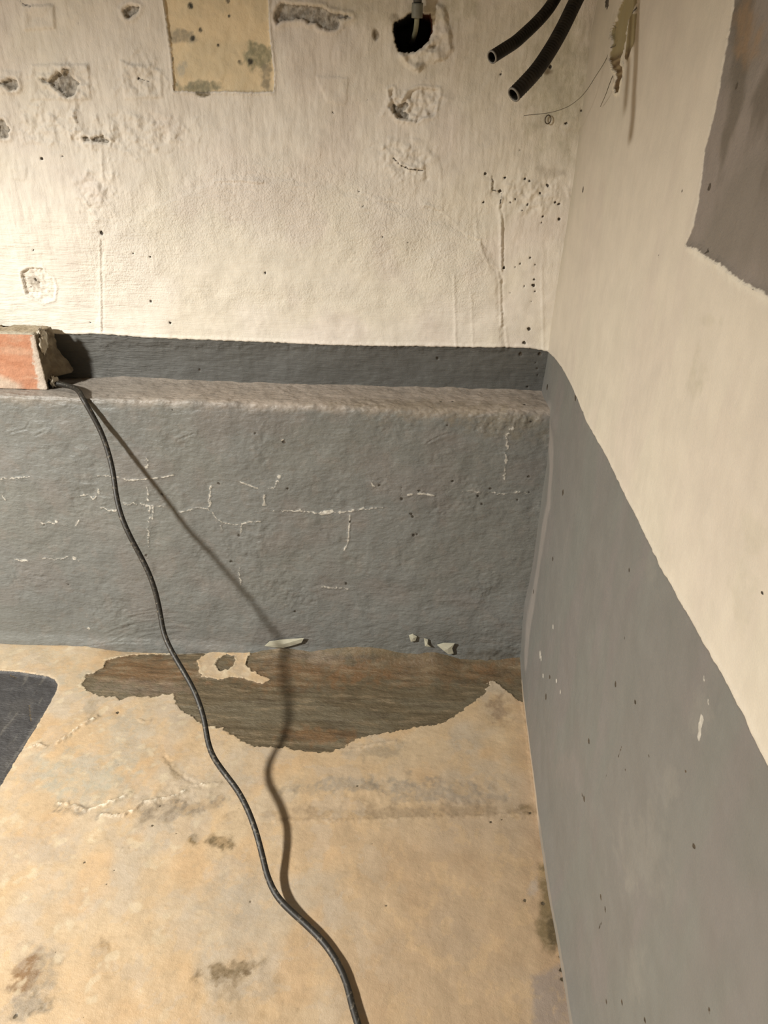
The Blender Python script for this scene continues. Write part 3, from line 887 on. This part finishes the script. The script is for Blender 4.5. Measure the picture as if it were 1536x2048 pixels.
W = np.maximum(w1 + w2 + w3, 1.0)
off = (w1 * xu + w2 * xl + w3 * xf) / W
h = 0.0016 * fbm(y, z, 7, 3, 401) + 0.0003 * fbm(y, z, 40, 3, 402)
h *= 1 - np.clip(w1 + w2 + w3, 0, 1)
h += 0.00014 * fbm(y, z, 110, 3, 404, .5, 1.6, .4)
zl = onR([(1095, 700), (1110, 716), (1145, 775), (1180, 848), (1250, 990), (1300, 1090), (1330, 1150), (1400, 1270), (1440, 1345), (1490, 1440), (1536, 1540), (1700, 1850)])[::-1]
sdg = z - np.interp(y, zl[:, 0], zl[:, 1]) + 0.0005 * fbm(y, z, 130, 3, 405)
h += 0.0006 * np.exp(-((sdg - 0.001) / 0.0012) ** 2) - 0.0006 * ss(0.0004, -0.0008, sdg)
pan_px = [(1482, -60), (1470, 0), (1463, 40), (1455, 90), (1440, 175), (1421, 265), (1411, 295), (1401, 375), (1388, 450), (1371, 491), (1392, 497), (1410, 513), (1440, 527),
          (1475, 556), (1510, 576), (1536, 592), (1620, 650), (1800, 700), (1900, -60)]
sdp = f.poly(pan_px, m=0.4)
pin = ss(0.0012, -0.0024, sdp)
h -= 0.0016 * pin
h += 0.0004 * np.exp(-((sdp - 0.001) / 0.001) ** 2)
h += 0.0006 * ss(0.006, 0, np.abs(sdp - 0.003)) * fbm(y, z, 120, 3, 411) * ss(-0.34, -0.37, y)
tear = f.poly([(1245, -40), (1243, 0), (1235, 20), (1231, 41), (1221, 59), (1219, 68), (1224, 80), (1222, 96), (1217, 116), (1221, 128), (1224, 137), (1231, 143), (1232, 152),
               (1231, 163), (1227, 176), (1231, 187), (1239, 183), (1242, 164), (1246, 148), (1246, 137), (1240, 131), (1242, 116), (1246, 107), (1251, 89), (1253, 68),
               (1259, 41), (1266, 25), (1274, 7), (1277, 0), (1280, -40)])
tear2 = f.poly([(1264, 26), (1278, 26), (1275, 60), (1272, 85), (1263, 105), (1257, 122), (1250, 120), (1253, 95), (1257, 60)])
tin = ss(0.0004, -0.0006, tear); tin2 = ss(0.0004, -0.0006, tear2)
h -= 0.0024 * tin - 0.0008 * tin2
h += 0.0012 * np.exp(-((np.minimum(tear, tear2) - 0.0009) / 0.0009) ** 2)
low = band(z, 0.600, 0.604, 0.650, 0.660)
thread = 0.5 + 0.5 * np.sin((z + 0.06 * y) * 2 * math.pi / 0.0054)
h += tin * 0.0011 * thread * band(z, 0.640, 0.643, 0.668, 0.670)
sdd = f.dots([(1150, 795, 4), (1125, 985, 3.5), (1106, 1118, 2.6), (1065, 1183, 2.4), (1230, 1368, 3.6), (1270, 1405, 3.8), (1178, 1483, 3.6), (1167, 1597, 3.8), (1383, 1693, 4.5), (1297, 1511, 2.4), (1098, 1354, 2.4), (1092, 1394, 3),
              (1251, 1277, 2.2), (1199, 1795, 3.2), (1208, 1818, 3), (1210, 2003, 3.4), (1243, 2005, 3.4), (1289, 2040, 4), (1415, 2020, 4), (1096, 774, 2.6), (1166, 379, 3), (1367, 382, 2.6), (1466, 172, 4.5), (1412, 374, 5), (1317, 511, 2.2),
              (1408, 503, 4), (1480, 562, 3), (1507, 577, 3), (1365, 1542, 3), (1247, 1540, 2), (1163, 1590, 2), (1258, 1140, 3), (1520, 1185, 4), (1210, 5, 4), (1171, 222, 0), (1212, 9, 4)])
for pl, w in (([(1240, 1493), (1234, 1514)], .0006), ([(1212, 1548), (1209, 1560)], .0005), ([(1200, 1845), (1195, 1856)], .0008), ([(1258, 1143), (1266, 1150)], .0003), ([(1207, 3), (1214, 12)], .0008),
              ([(1225, 52), (1222, 62)], .0006), ([(1216, 75), (1215, 80)], .0009), ([(1227, 82), (1222, 95)], .0006), ([(1274, -5), (1274, 15), (1262, 33)], .0006), ([(1260, 42), (1257, 60), (1252, 90)], .0005), ([(1272, 52), (1270, 58)], .0005),
              ([(1228, 113), (1236, 114)], .0006), ([(1213, 292), (1210, 315)], .00015)):
    sdd = np.minimum(sdd, f.line(pl) - w)
sdd += FAR * ss(0.77, 0.8, z)
sdw = f.dots([(1104, 1254, 2.6), (1078, 1309, 4), (1080, 1317, 2.6), (1085, 1352, 2.4), (1111, 1362, 2.6), (1118, 1384, 2.2), (1405, 1358, 3), (1414, 1404, 4)])
sdw = np.minimum(sdw, f.line([(1401, 1435), (1396, 1455), (1393, 1475)]) - 0.0016)
sdw = np.minimum(sdw, f.poly([(1246, 118), (1248, 136), (1246, 130)]) - .0002)
sdw = np.minimum(sdw, f.line([(1246, 150), (1245, 160)]) - .0008)
c = const(N, (0.72, 0.645, 0.535))
c = mixc(c, ss(-.1, .5, fbm(y, z, 6, 3, 421)) * .5, (0.70, 0.64, 0.52))
c = mixc(c, ss(0, .6, fbm(y, z, 10, 3, 423, .5, 2, .5)) * .4, (0.66, 0.575, 0.49))
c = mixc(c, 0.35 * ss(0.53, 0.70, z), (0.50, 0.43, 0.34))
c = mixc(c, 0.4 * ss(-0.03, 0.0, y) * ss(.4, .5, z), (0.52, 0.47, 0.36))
for (a, b, rx, ry) in ((1400, 740, 12, 40), (1390, 770, 20, 25), (1500, 1060, 25, 40), (1480, 1200, 20, 60), (1420, 640, 30, 10)):
    c = mixc(c, .3 * f.blob(a, b, rx, ry, 0, 1.5, 1.0), (0.55, 0.5, 0.38))
gc = const(N, (0.262, 0.25, 0.228))
gc = mixc(gc, ss(-.2, .5, fbm(y, z, 9, 3, 431, .5, 1.5, .6)) * .55, (0.255, 0.258, 0.232))
gc = mixc(gc, ss(0, .6, fbm(y, z, 13, 3, 433, .5, 1.5, .6)) * .5, (0.285, 0.255, 0.24))
sm = onR([(1098, 830), (1100, 930), (1095, 1010), (1080, 1100), (1066, 1190), (1055, 1260), (1050, 1320)])
dsm = np.full(N, FAR); k = y > -0.13
dsm[k] = seg_d(y[k], z[k], sm)
gc = mixc(gc, 0.8 * ss(.018, .007, dsm + .004 * fbm(y, z, 40, 3, 436, .5, 1, .4)), (0.42, 0.375, 0.34))
gc = mixc(gc, .5 * f.blob(1130, 1540, 40, 25, 1.3, 1.5, .5), (0.31, 0.275, 0.25))
for (a, b, rx, ry) in ((1300, 1130, 12, 35), (1400, 1420, 22, 50), (1280, 1700, 60, 90), (1262, 1770, 14, 25), (1335, 1560, 20, 35), (1270, 1950, 18, 60), (1180, 850, 8, 16)):
    gc = mixc(gc, .4 * f.blob(a, b, rx, ry, 0, 1.6, .7), (0.35, 0.33, 0.29))
gk = ss(0.0006, -0.0006, sdg)
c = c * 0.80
c_grey = 0.63 * gc
bead = z - (0.006 + 0.0015 * fbm(y, z * 0, 40, 3, 441)) - 0.003 * ss(-.2, -.35, y)
bk = ss(0.0008, -0.0008, bead) * ss(-0.085, -0.1, y) * (1 - .7 * ss(-.29, -.31, y))
c_grey = mixc(c_grey, .9 * bk, (0.44, 0.345, 0.25))
pc = const(N, (0.215, 0.185, 0.155))
pc = mixc(pc, ss(-.3, .5, fbm(y, z, 14, 4, 451)) * .8, (0.265, 0.225, 0.195))
pc = mixc(pc, ss(.05, .5, fbm(y, z, 22, 4, 453, .5, 1.3, .6)) * .8, (0.13, 0.108, 0.082))
pc = mixc(pc, .6 * f.blob(1490, 60, 25, 60, 0, 1.5, .6), (0.30, 0.19, 0.10))
c_panel = pc * 0.85
c = mixc(c, .6 * np.exp(-((sdp - .0018) / .0016) ** 2) * ss(-.35, -.37, y), (0.66, 0.61, 0.51))
tc = const(N, (0.25, 0.205, 0.105))
tc = mixc(tc, ss(-.2, .4, fbm(y, z, 80, 3, 461)) * .6, (0.24, 0.19, 0.09))
tb = band(z, 0.59, 0.6, 0.668, 0.674)
tc = mixc(tc, tb, (0.115, 0.07, 0.028))
tc = mixc(tc, tb * ss(.45, .8, thread) * band(z, .655, .657, .668, .670), (0.24, 0.175, 0.09))
tk = np.maximum(tin, .8 * tin2)
c_tear = tc
sdt = np.minimum(tear, tear2 + 0.0004)
c = mixc(c, .7 * np.exp(-((tear - .0011) / .0009) ** 2) * band(z, .59, .6, .662, .668), (0.74, 0.66, 0.5))
c = mixc(c, .3 * f.blob(1205, 60, 30, 90, 0, 1.6, .5), (0.40, 0.36, 0.26))
m_right = surface_mat('smooth_wall_paint',
                      [('sdw', (0.38, 0.355, 0.31), (0.5, 0.47, 0.41), 300, (1, 1, 1), 0.0004, 600, 0.0004),
                       ('sdd', (0.03, 0.025, 0.018), (0.08, 0.06, 0.04), 300, (1, 1, 1), 0.0002, 900, 0.0003)],
                      [(None, 170, (1, 1.2, .6), 0.0002, 4), (None, 900, (1, 1, 1), 0.00018, 2), ('rg', 200, (1, 1, 1), 0.0012, 4)], rough=0.6, mscale=40, mottle=(0.95, 1.04),
                      layers=(('c_grey', 'sdg', 0.0003), ('c_panel', 'sdp', 0.0004), ('c_tear', 'sdt', 0.0003)))
pos = np.stack([off - h * kr, y, z], 1)
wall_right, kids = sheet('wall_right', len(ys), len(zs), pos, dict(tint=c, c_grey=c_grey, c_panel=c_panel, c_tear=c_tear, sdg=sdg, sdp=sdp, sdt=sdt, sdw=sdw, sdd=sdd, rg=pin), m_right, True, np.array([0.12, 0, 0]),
                         (('bare_plaster_panel', (sdp < 0) & (z < 0.77) & (y > -0.69)), ('torn_filler_strip', (tear < 0) & (z < 0.77))))
tag(wall_right, 'smooth right wall painted cream above and grey below', 'wall', kind='structure')
for k in kids:
    k['label'] = {'bare_plaster_panel': 'grey brown unpainted plaster with a ragged cream edge',
                  'torn_filler_strip': 'torn brown strip with ribbed fibres'}[k.name.split('.')[0]]
#==OBJECTS==
# ================================================================== rest of the room shell
def plain_mat(name, col, rough=0.7, ns=40):
    m, nt, bs = new_mat(name)
    t = NT(nt)
    a = tuple(v * 0.9 for v in col); b = tuple(min(1, v * 1.08) for v in col)
    nt.links.new(t.mix(t.rng(t.noise(ns), 0.3, 0.7), a, b), bs.inputs['Base Color'])
    bs.inputs['Roughness'].default_value = rough
    return m


def box(name, lo_, hi, mat, parent=None):
    l = np.array(lo_); g = np.array(hi)
    V = np.array([[(l, g)[i][0], (l, g)[j][1], (l, g)[k][2]] for i in (0, 1) for j in (0, 1) for k in (0, 1)])
    Q = [[0, 1, 3, 2], [4, 6, 7, 5], [0, 4, 5, 1], [2, 3, 7, 6], [0, 2, 6, 4], [1, 5, 7, 3]]
    return make_mesh(name, V, np.array(Q), mat, None, parent, False)


m_shell = plain_mat('shell_paint', (0.40, 0.36, 0.30), ns=6)
tag(box('wall_left', (X0 - 0.1, Y0, -0.05), (X0, 0.1, Z1), m_shell), 'cream painted left wall out of the picture', 'wall', kind='structure')
tag(box('wall_front', (X0 - 0.1, Y0 - 0.1, -0.05), (0.1, Y0, Z1), m_shell), 'cream painted wall behind the viewer', 'wall', kind='structure')
tag(box('ceiling', (X0 - 0.1, Y0 - 0.1, Z1), (0.1, 0.15, Z1 + 0.1), m_shell), 'cream painted ceiling out of the picture', 'ceiling', kind='structure')

# ================================================================== brick on the ledge
BL, BR = -0.745, -0.5625
BF, BB = -0.0445, -0.0100
B0, B1 = HL + 0.0012, 0.4215


def lattice(nx, ny, nz):
    idx = {}; V = []; Q = []

    def v(i, j, k):
        key = (i, j, k)
        if key not in idx:
            idx[key] = len(V); V.append(key)
        return idx[key]
    for i in range(nx):
        for j in range(ny):
            Q.append((v(i, j, 0), v(i, j + 1, 0), v(i + 1, j + 1, 0), v(i + 1, j, 0)))
            Q.append((v(i, j, nz), v(i + 1, j, nz), v(i + 1, j + 1, nz), v(i, j + 1, nz)))
    for i in range(nx):
        for k in range(nz):
            Q.append((v(i, 0, k), v(i + 1, 0, k), v(i + 1, 0, k + 1), v(i, 0, k + 1)))
            Q.append((v(i, ny, k), v(i, ny, k + 1), v(i + 1, ny, k + 1), v(i + 1, ny, k)))
    for j in range(ny):
        for k in range(nz):
            Q.append((v(0, j, k), v(0, j, k + 1), v(0, j + 1, k + 1), v(0, j + 1, k)))
            Q.append((v(nx, j, k), v(nx, j + 1, k), v(nx, j + 1, k + 1), v(nx, j, k + 1)))
    return np.array(V, float), np.array(Q)


nx, ny, nz = 150, 32, 54
L, Q = lattice(nx, ny, nz)
u = L / np.array([nx, ny, nz])
bx = BL + (BR - BL) * u[:, 0]; by = BF + (BB - BF) * u[:, 1]; bz = B0 + (B1 - B0) * u[:, 2]
# rounded arrises
r = 0.0022
for (arr, a, b) in ((0, 1, 2), (1, 0, 2), (2, 0, 1)):
    pass
fr = u[:, 1] == 0; tp = u[:, 2] == 1; en = u[:, 0] == 1
dF = by - BF; dT = B1 - bz; dE = BR - bx
px_, py2, pz2 = bx.copy(), by.copy(), bz.copy()
pz2 -= tp * (0.0014 * np.exp(-dF / 0.0015) + 0.0012 * np.exp(-dE / 0.003))
py2 += fr * (0.0012 * np.exp(-dT / 0.0014) + 0.0006 * np.exp(-dE / 0.002))
pz2 += tp * (0.0006 * fbm(bx, by, 70, 4, 501) + 0.0005 * fbm(bx, by, 260, 2, 502))
py2 += fr * (-0.0004 * fbm(bx, bz, 90, 4, 503, .6, .5, 1.2))
# perforations on the top
for (a, b, rx, ry) in ((15, 649.5, 9.5, 3.6), (37, 647.5, 6, 1.6), (56, 649, 3.4, 1.5), (56, 643.5, 3, 1.2), (81, 645, 4, 1.4), (-12, 649, 8, 3)):
    cc = hit([(a, b)], 2, B1)[0]; e1 = hit([(a + rx, b)], 2, B1)[0]; e2 = hit([(a, b + ry)], 2, B1)[0]
    rr = np.hypot((bx - cc[0]) / (e1[0] - cc[0]), (by - cc[1]) / (e2[1] - cc[1])) + .25 * gn(bx * 300, by * 300, 505)
    pz2 -= tp * (0.011 if rx > 7 else 0.003) * ss(1.15, 0.8, rr)
# broken right end
brk = 0.0028 * fbm(by, bz, 55, 4, 507, .6) - 0.004 * np.exp(-((bz - 0.392) / 0.012) ** 2) * ss(BF + .006, BF + .016, by) + (0.003 + 0.0125 * ss(B1 - .003, B1 - .055, bz)) * ss(BF + .004, BF + .027, by)
brk -= 0.003 * ss(B1 - .012, B1, bz) * ss(BF + .012, BB, by)
under = ss(HL + .0135, HL + .0085, bz) * ss(BF + .004, BF + .008, by)
brk = brk * (1 - under) - .007 * under
px_ += brk * np.clip(ss(0.020, 0.0, dE), 0, 1) * ss(0, .004, dF)
px_ += (fr | tp) * ss(.004, 0, dE) * (-0.0012 + 0.0012 * fbm(by + bz, bx + bz, 260, 2, 508))
c = const(len(bx), (0.40, 0.335, 0.24))
c = mixc(c, tp * (ss(-.3, .4, fbm(bx, by, 60, 4, 511)) * .6), (0.28, 0.225, 0.15))
c = mixc(c, tp * ss(.009, .006, dF) * .8, (0.42, 0.38, 0.30))
fc = const(len(bx), (0.50, 0.245, 0.15))
fc = mixc(fc, ss(-.1, .5, fbm(bx, bz, 45, 4, 512, .6, .5, 1.3)) * .7, (0.54, 0.33, 0.225))
fc = mixc(fc, ss(.15, .5, fbm(bx, bz, 60, 4, 513, .6, .4, 1.4)) * .45, (0.44, 0.19, 0.105))
fc = mixc(fc, .8 * ss(.0065, .003, dE - .000 + .006 * (B1 - bz) / .065 * -1 + .004 * fbm(bx, bz, 160, 4, 514)), (0.60, 0.55, 0.47))
fc = mixc(fc, .7 * ss(.016, .004, (bz - B0) + (bx + .60) * .35 + .004 * fbm(bx, bz, 60, 3, 515)) * ss(-.585, -.6, bx), (0.58, 0.50, 0.40))
c = np.where((fr & (dT > .0008))[:, None], fc, c)
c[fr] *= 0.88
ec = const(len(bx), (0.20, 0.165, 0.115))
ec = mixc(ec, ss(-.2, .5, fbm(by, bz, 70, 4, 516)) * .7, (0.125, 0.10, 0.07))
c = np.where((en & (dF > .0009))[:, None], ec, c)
m_brick = surface_mat('old_brick', [], [(None, 500, (1, 1, 1), 0.0006, 3), (None, 140, (.5, 1, 1), 0.0006, 4)], rough=0.85, mscale=160, mottle=(.88, 1.08), spec=.2)
brick = make_mesh('brick', np.stack([px_, py2, pz2], 1), Q, m_brick, dict(tint=c))
tag(brick, 'broken orange perforated brick lying on the grey ledge', 'brick')


def lump(name, cen, rad, col_mat, parent, seed, n=14):
    th = np.linspace(0.05, math.pi - 0.05, n); ph = np.linspace(0, 2 * math.pi, 2 * n, endpoint=False)
    T, P = np.meshgrid(th, ph, indexing='ij')
    d = np.stack([np.sin(T) * np.cos(P), np.sin(T) * np.sin(P), np.cos(T)], -1)
    w = 1 + .6 * gn(d[..., 0] * 2.4 + 5, d[..., 1] * 2.4 + d[..., 2] * 2.1, seed) + .22 * gn(d[..., 0] * 11 + d[..., 1] * 7, d[..., 2] * 12, seed + 5) + .35 * gn(d[..., 0] * 5 - d[..., 2] * 3, d[..., 1] * 5 + d[..., 2] * 4, seed + 1)
    V = (np.array(cen) + d * w[..., None] * np.array(rad)).reshape(-1, 3)
    m = 2 * n
    i, j = np.meshgrid(np.arange(n - 1), np.arange(m), indexing='ij')
    Q = np.stack([i * m + j, (i + 1) * m + j, (i + 1) * m + (j + 1) % m, i * m + (j + 1) % m], -1).reshape(-1, 4)
    return make_mesh(name, V, Q, col_mat, None, parent)


m_mortar = plain_mat('old_mortar', (0.52, 0.47, 0.38), .9, 220)
lump('mortar_lump', (BR + .0005, BF + .012, B1 - .011), (.004, .008, .012), m_mortar, brick, 3)['label'] = 'pale crumbling mortar at the upper corner'
lump('mortar_lump', (BR + .003, BF + .012, B0 + .0065), (.0035, .0055, .0062), m_mortar, brick, 8)['label'] = 'small pale mortar lump at the foot'

# ================================================================== loose cable
P = [(-0.5655, -0.0315, 0.3618), (-0.558, -0.0325, 0.3618), (-0.549, -0.0350, 0.3618), (-0.539, -0.0395, 0.3618), (-0.529, -0.0465, 0.3618), (-0.519, -0.0570, 0.3614),
     (-0.5115, -0.0665, 0.3575), (-0.5055, -0.0705, 0.3485), (-0.4935, -0.0765, 0.323), (-.485, -.086, .299), (-.479, -.097, .28), (-.474, -.110, .262), (-.467, -.122, .243), (-.457, -.132, .224),
     (-.446, -.139, .203), (-.436, -.147, .185), (-.428, -.156, .165), (-.4225, -.166, .144), (-.416, -.180, .126), (-.402, -.197, .1135), (-.385, -.2145, .103), (-.371, -.2295, .0925), (-.361, -.243, .083),
     (-.353, -.257, .0735), (-.347, -.271, .062), (-.339, -.282, .052), (-.325, -.2935, .0425), (-.309, -.308, .0375), (-.295, -.3255, .034), (-.284, -.3425, .0295), (-.2765, -.356, .0235), (-.270, -.369, .0175), (-.264, -.381, .0135),
     (-.253, -.396, .0105), (-.238, -.4075, .0080), (-.221, -.4185, .0060), (-.203, -.4325, .0050), (-.1895, -.448, .0045), (-.181, -.462, .0042), (-.175, -.477, .0040), (-.170, -.488, .0040), (-.163, -.503, .0040), (-.155, -.522, .0040),
     (-.148, -.56, .004), (-.16, -.62, .004), (-.20, -.70, .004)]
path = resample(smooth_path(catmull(P, 8), 10), 0.0022)
V, Q = tube(path, 0.0029, 12)
m, nt, bs = new_mat('black_cable')
t = NT(nt)
d = t.rng(t.noise(330, detail=5), .52, .75)
nt.links.new(t.mix(t.math('MULTIPLY', d, .75), (0.015, 0.0125, 0.009), (0.20, 0.17, 0.125)), bs.inputs['Base Color'])
bs.inputs['Roughness'].default_value = 0.55
cable = make_mesh('cable', V, Q, m)
tag(cable, 'black dusty power cable hanging from the ledge down onto the floor', 'cable')

# ================================================================== corrugated conduits
m, nt, bs = new_mat('conduit_plastic')
t = NT(nt)
nt.links.new(t.mix(t.rng(t.noise(120), .4, .7), (0.010, 0.0075, 0.0045), (0.021, 0.016, 0.010)), bs.inputs['Base Color'])
bs.inputs['Roughness'].default_value = 0.6
bs.inputs['Specular IOR Level'].default_value = 0.22
m_rim, nt, bs = new_mat('conduit_rim')
t = NT(nt)
nt.links.new(t.mix(t.noise(300), (0.10, 0.09, 0.075), (0.2, 0.18, 0.15)), bs.inputs['Base Color'])


def conduit(pts, rad, label):
    p = resample(smooth_path(catmull(pts, 10), 20), 0.00055)
    sarc = np.arange(len(p)) * np.linalg.norm(p[1] - p[0])
    rr = rad * (0.965 + 0.035 * np.sin(sarc * 2 * math.pi / 0.0022))
    V, Q = tube(p, rr, 18, inner=rad * 0.76)
    o = make_mesh('conduit', V, Q, m_cond)
    tag(o, label, 'conduit', 'black conduits hanging by the corner')
    e = p[:4]; dirv = (e[0] - e[3]) / np.linalg.norm(e[0] - e[3])
    V, Q = tube(np.array([e[0] + dirv * .0008, e[0] + dirv * .0004, e[0] - dirv * .0001]), np.array([rad * .97, rad * 1.01, rad * 1.0]), 18, inner=rad * .78)
    make_mesh('cut_rim', V, Q, m_rim, None, o)['label'] = 'paler cut end'
    return o


m_cond = m
conduit([(-.102, -.231, .660), (-.094, -.224, .6648), (-.087, -.218, .669), (-.081, -.211, .674), (-.074, -.204, .680), (-.067, -.197, .687), (-.061, -.190, .695), (-.050, -.172, .715), (-.040, -.14, .75), (-.036, -.09, .80), (-.036, -.03, .85), (-.036, .03, .88)],
        0.0039, 'thinner black conduit whose open end stops further up and left')
conduit([(-.088, -.2505, .639), (-.081, -.2455, .6455), (-.074, -.238, .6525), (-.067, -.228, .6615), (-.060, -.218, .672), (-.054, -.208, .6825), (-.048, -.198, .694), (-.036, -.176, .716), (-.024, -.145, .75), (-.018, -.10, .80), (-.018, -.03, .86), (-.018, .03, .89)],
        0.0047, 'thicker black conduit whose open end hangs lower and nearer the corner')

# ================================================================== pipe entering the hole
m_steel = plain_mat('dull_grey_metal', (0.16, 0.16, 0.13), .5, 200)
m_rod = plain_mat('dirty_rod', (0.22, 0.22, 0.15), .5, 200)
m_dark = plain_mat('dark_thread', (0.06, 0.055, 0.045), .6, 200)
pipe = bpy.data.objects.new('pipe', None); COL.objects.link(pipe)
tag(pipe, 'thin grey pipe with a sleeve dropping into the dark wall hole', 'pipe')


def pxy(a, b, yv): return hit([(a, b)], 1, yv)[0]


q0 = pxy(835, 9, -.010); q1 = pxy(834, 36, -.008)
pipe.location = q0
top_ = np.array([q0[0] + .001, q0[1] - .002, 0.83])


def part(nm, pts, rad, mat, seg=16):
    V, Q = tube(resample(np.array(pts), .0015), rad, seg)
    o = make_mesh(nm, V - q0, Q, mat, None, pipe)
    return o


part('threaded_end', [top_, q0 + [0, 0, .0012]], 0.0038, m_dark)
part('sleeve', [q0 + [0, 0, .0012], q1], 0.0050, m_steel)
rp = catmull([q1 + [0, 0, .001], pxy(833, 48, -.002), pxy(831, 62, .008), pxy(827, 76, .024), pxy(822, 90, .046)], 8)
part('rod', rp, 0.0023, m_rod, 12)

# ================================================================== wires, wall plug, paint flakes
m_wire = plain_mat('thin_wire', (0.10, 0.085, 0.055), .5, 200)
pts = [(1215, 107), (1207, 128), (1191, 153), (1173, 181), (1155, 200), (1132, 215), (1098, 225.5), (1048, 231)]
a0 = hit([pts[0]], 0, 0.0)[0]; dd0 = np.linalg.norm(a0 - CAM)
wp = []
for i, q in enumerate(pts):
    d = ray([q])[0]; tq = i / (len(pts) - 1)
    tt = (a0 - CAM) @ F_ * (1 - tq) + ((hit([pts[-1]], 1, -0.03)[0] - CAM) @ F_) * tq
    wp.append(CAM + d * tt)
wp[0] = a0 + np.array([.001, 0, 0])
V, Q = tube(resample(catmull(wp, 8), .0015), 0.00026, 8)
o = make_mesh('wire', V, Q, m_wire)
tag(o, 'long hair-thin curved wire sticking out from the torn strip on the right wall', 'wire')
w2 = [hit([(1226, 150)], 0, .0005)[0], hit([(1219, 168)], 0, -.0035)[0], hit([(1211, 190)], 0, -.004)[0], hit([(1201, 213)], 0, -.0015)[0]]
V, Q = tube(resample(catmull(w2, 8), .0015), 0.00028, 8)
o = make_mesh('wire', V, Q, m_wire)
tag(o, 'short straight dark wire lying on the cream right wall', 'wire')

# wall plug: a small ring pressed in the back wall
c0 = pxy(1096, 239, -.001)
a = np.linspace(0, 2 * math.pi, 25)[:-1]
m_plug = plain_mat('dark_plug', (0.07, 0.05, 0.03), .6, 300)
ring = np.stack([c0[0] + .0027 * np.cos(a), np.full(24, c0[1]), c0[2] + .0036 * np.sin(a)], 1)
ring = np.vstack([ring, ring[:1]])
V, Q = tube(ring, .0005, 8, cap=False)
make_mesh('wall_plug', V, Q, m_plug, None, wall_back)['label'] = 'dark ring of a plugged screw hole'

m_flake = plain_mat('pale_flake', (0.42, 0.40, 0.31), .7, 120)


def flake(px_poly, lift, parent, seed):
    p = onP(px_poly)
    cen = p.mean(0)
    n = len(p)
    front = []; backv = []
    for k, q in enumerate(p):
        yy = -DL - 0.004 - lift * (0.5 + 0.5 * math.sin(k * 1.7 + seed))
        front.append((q[0], yy, q[1])); backv.append((q[0], yy + 0.0009, q[1]))
    V = np.array(front + backv + [(cen[0], -DL - .0055 - lift * .4, cen[1]), (cen[0], -DL - .0042, cen[1])])
    Q = []
    for k in range(n):
        j = (k + 1) % n
        Q.append((k, j, 2 * n, 2 * n)); Q.append((n + j, n + k, 2 * n + 1, 2 * n + 1)); Q.append((k, n + k, n + j, j))
    me = bpy.data.meshes.new('paint_flake')
    me.from_pydata([tuple(v) for v in V], [], [tuple(dict.fromkeys(q)) for q in Q])
    me.materials.append(m_flake)
    o = bpy.data.objects.new('paint_flake', me); COL.objects.link(o); o.parent = parent
    return o


flake([(531, 1287), (540, 1279), (562, 1276), (585, 1274), (609, 1272), (604, 1281), (590, 1286), (568, 1291), (550, 1290)], .001, plinth, 1)
flake([(818, 1266), (826, 1264), (834, 1269), (831, 1277), (822, 1279)], .001, plinth, 2)
flake([(848, 1272), (856, 1275), (857, 1285), (862, 1289), (850, 1288)], .001, plinth, 3)
flake([(874, 1286), (888, 1282), (909, 1282), (904, 1292), (907, 1303), (897, 1304), (887, 1296)], .0012, plinth, 4)
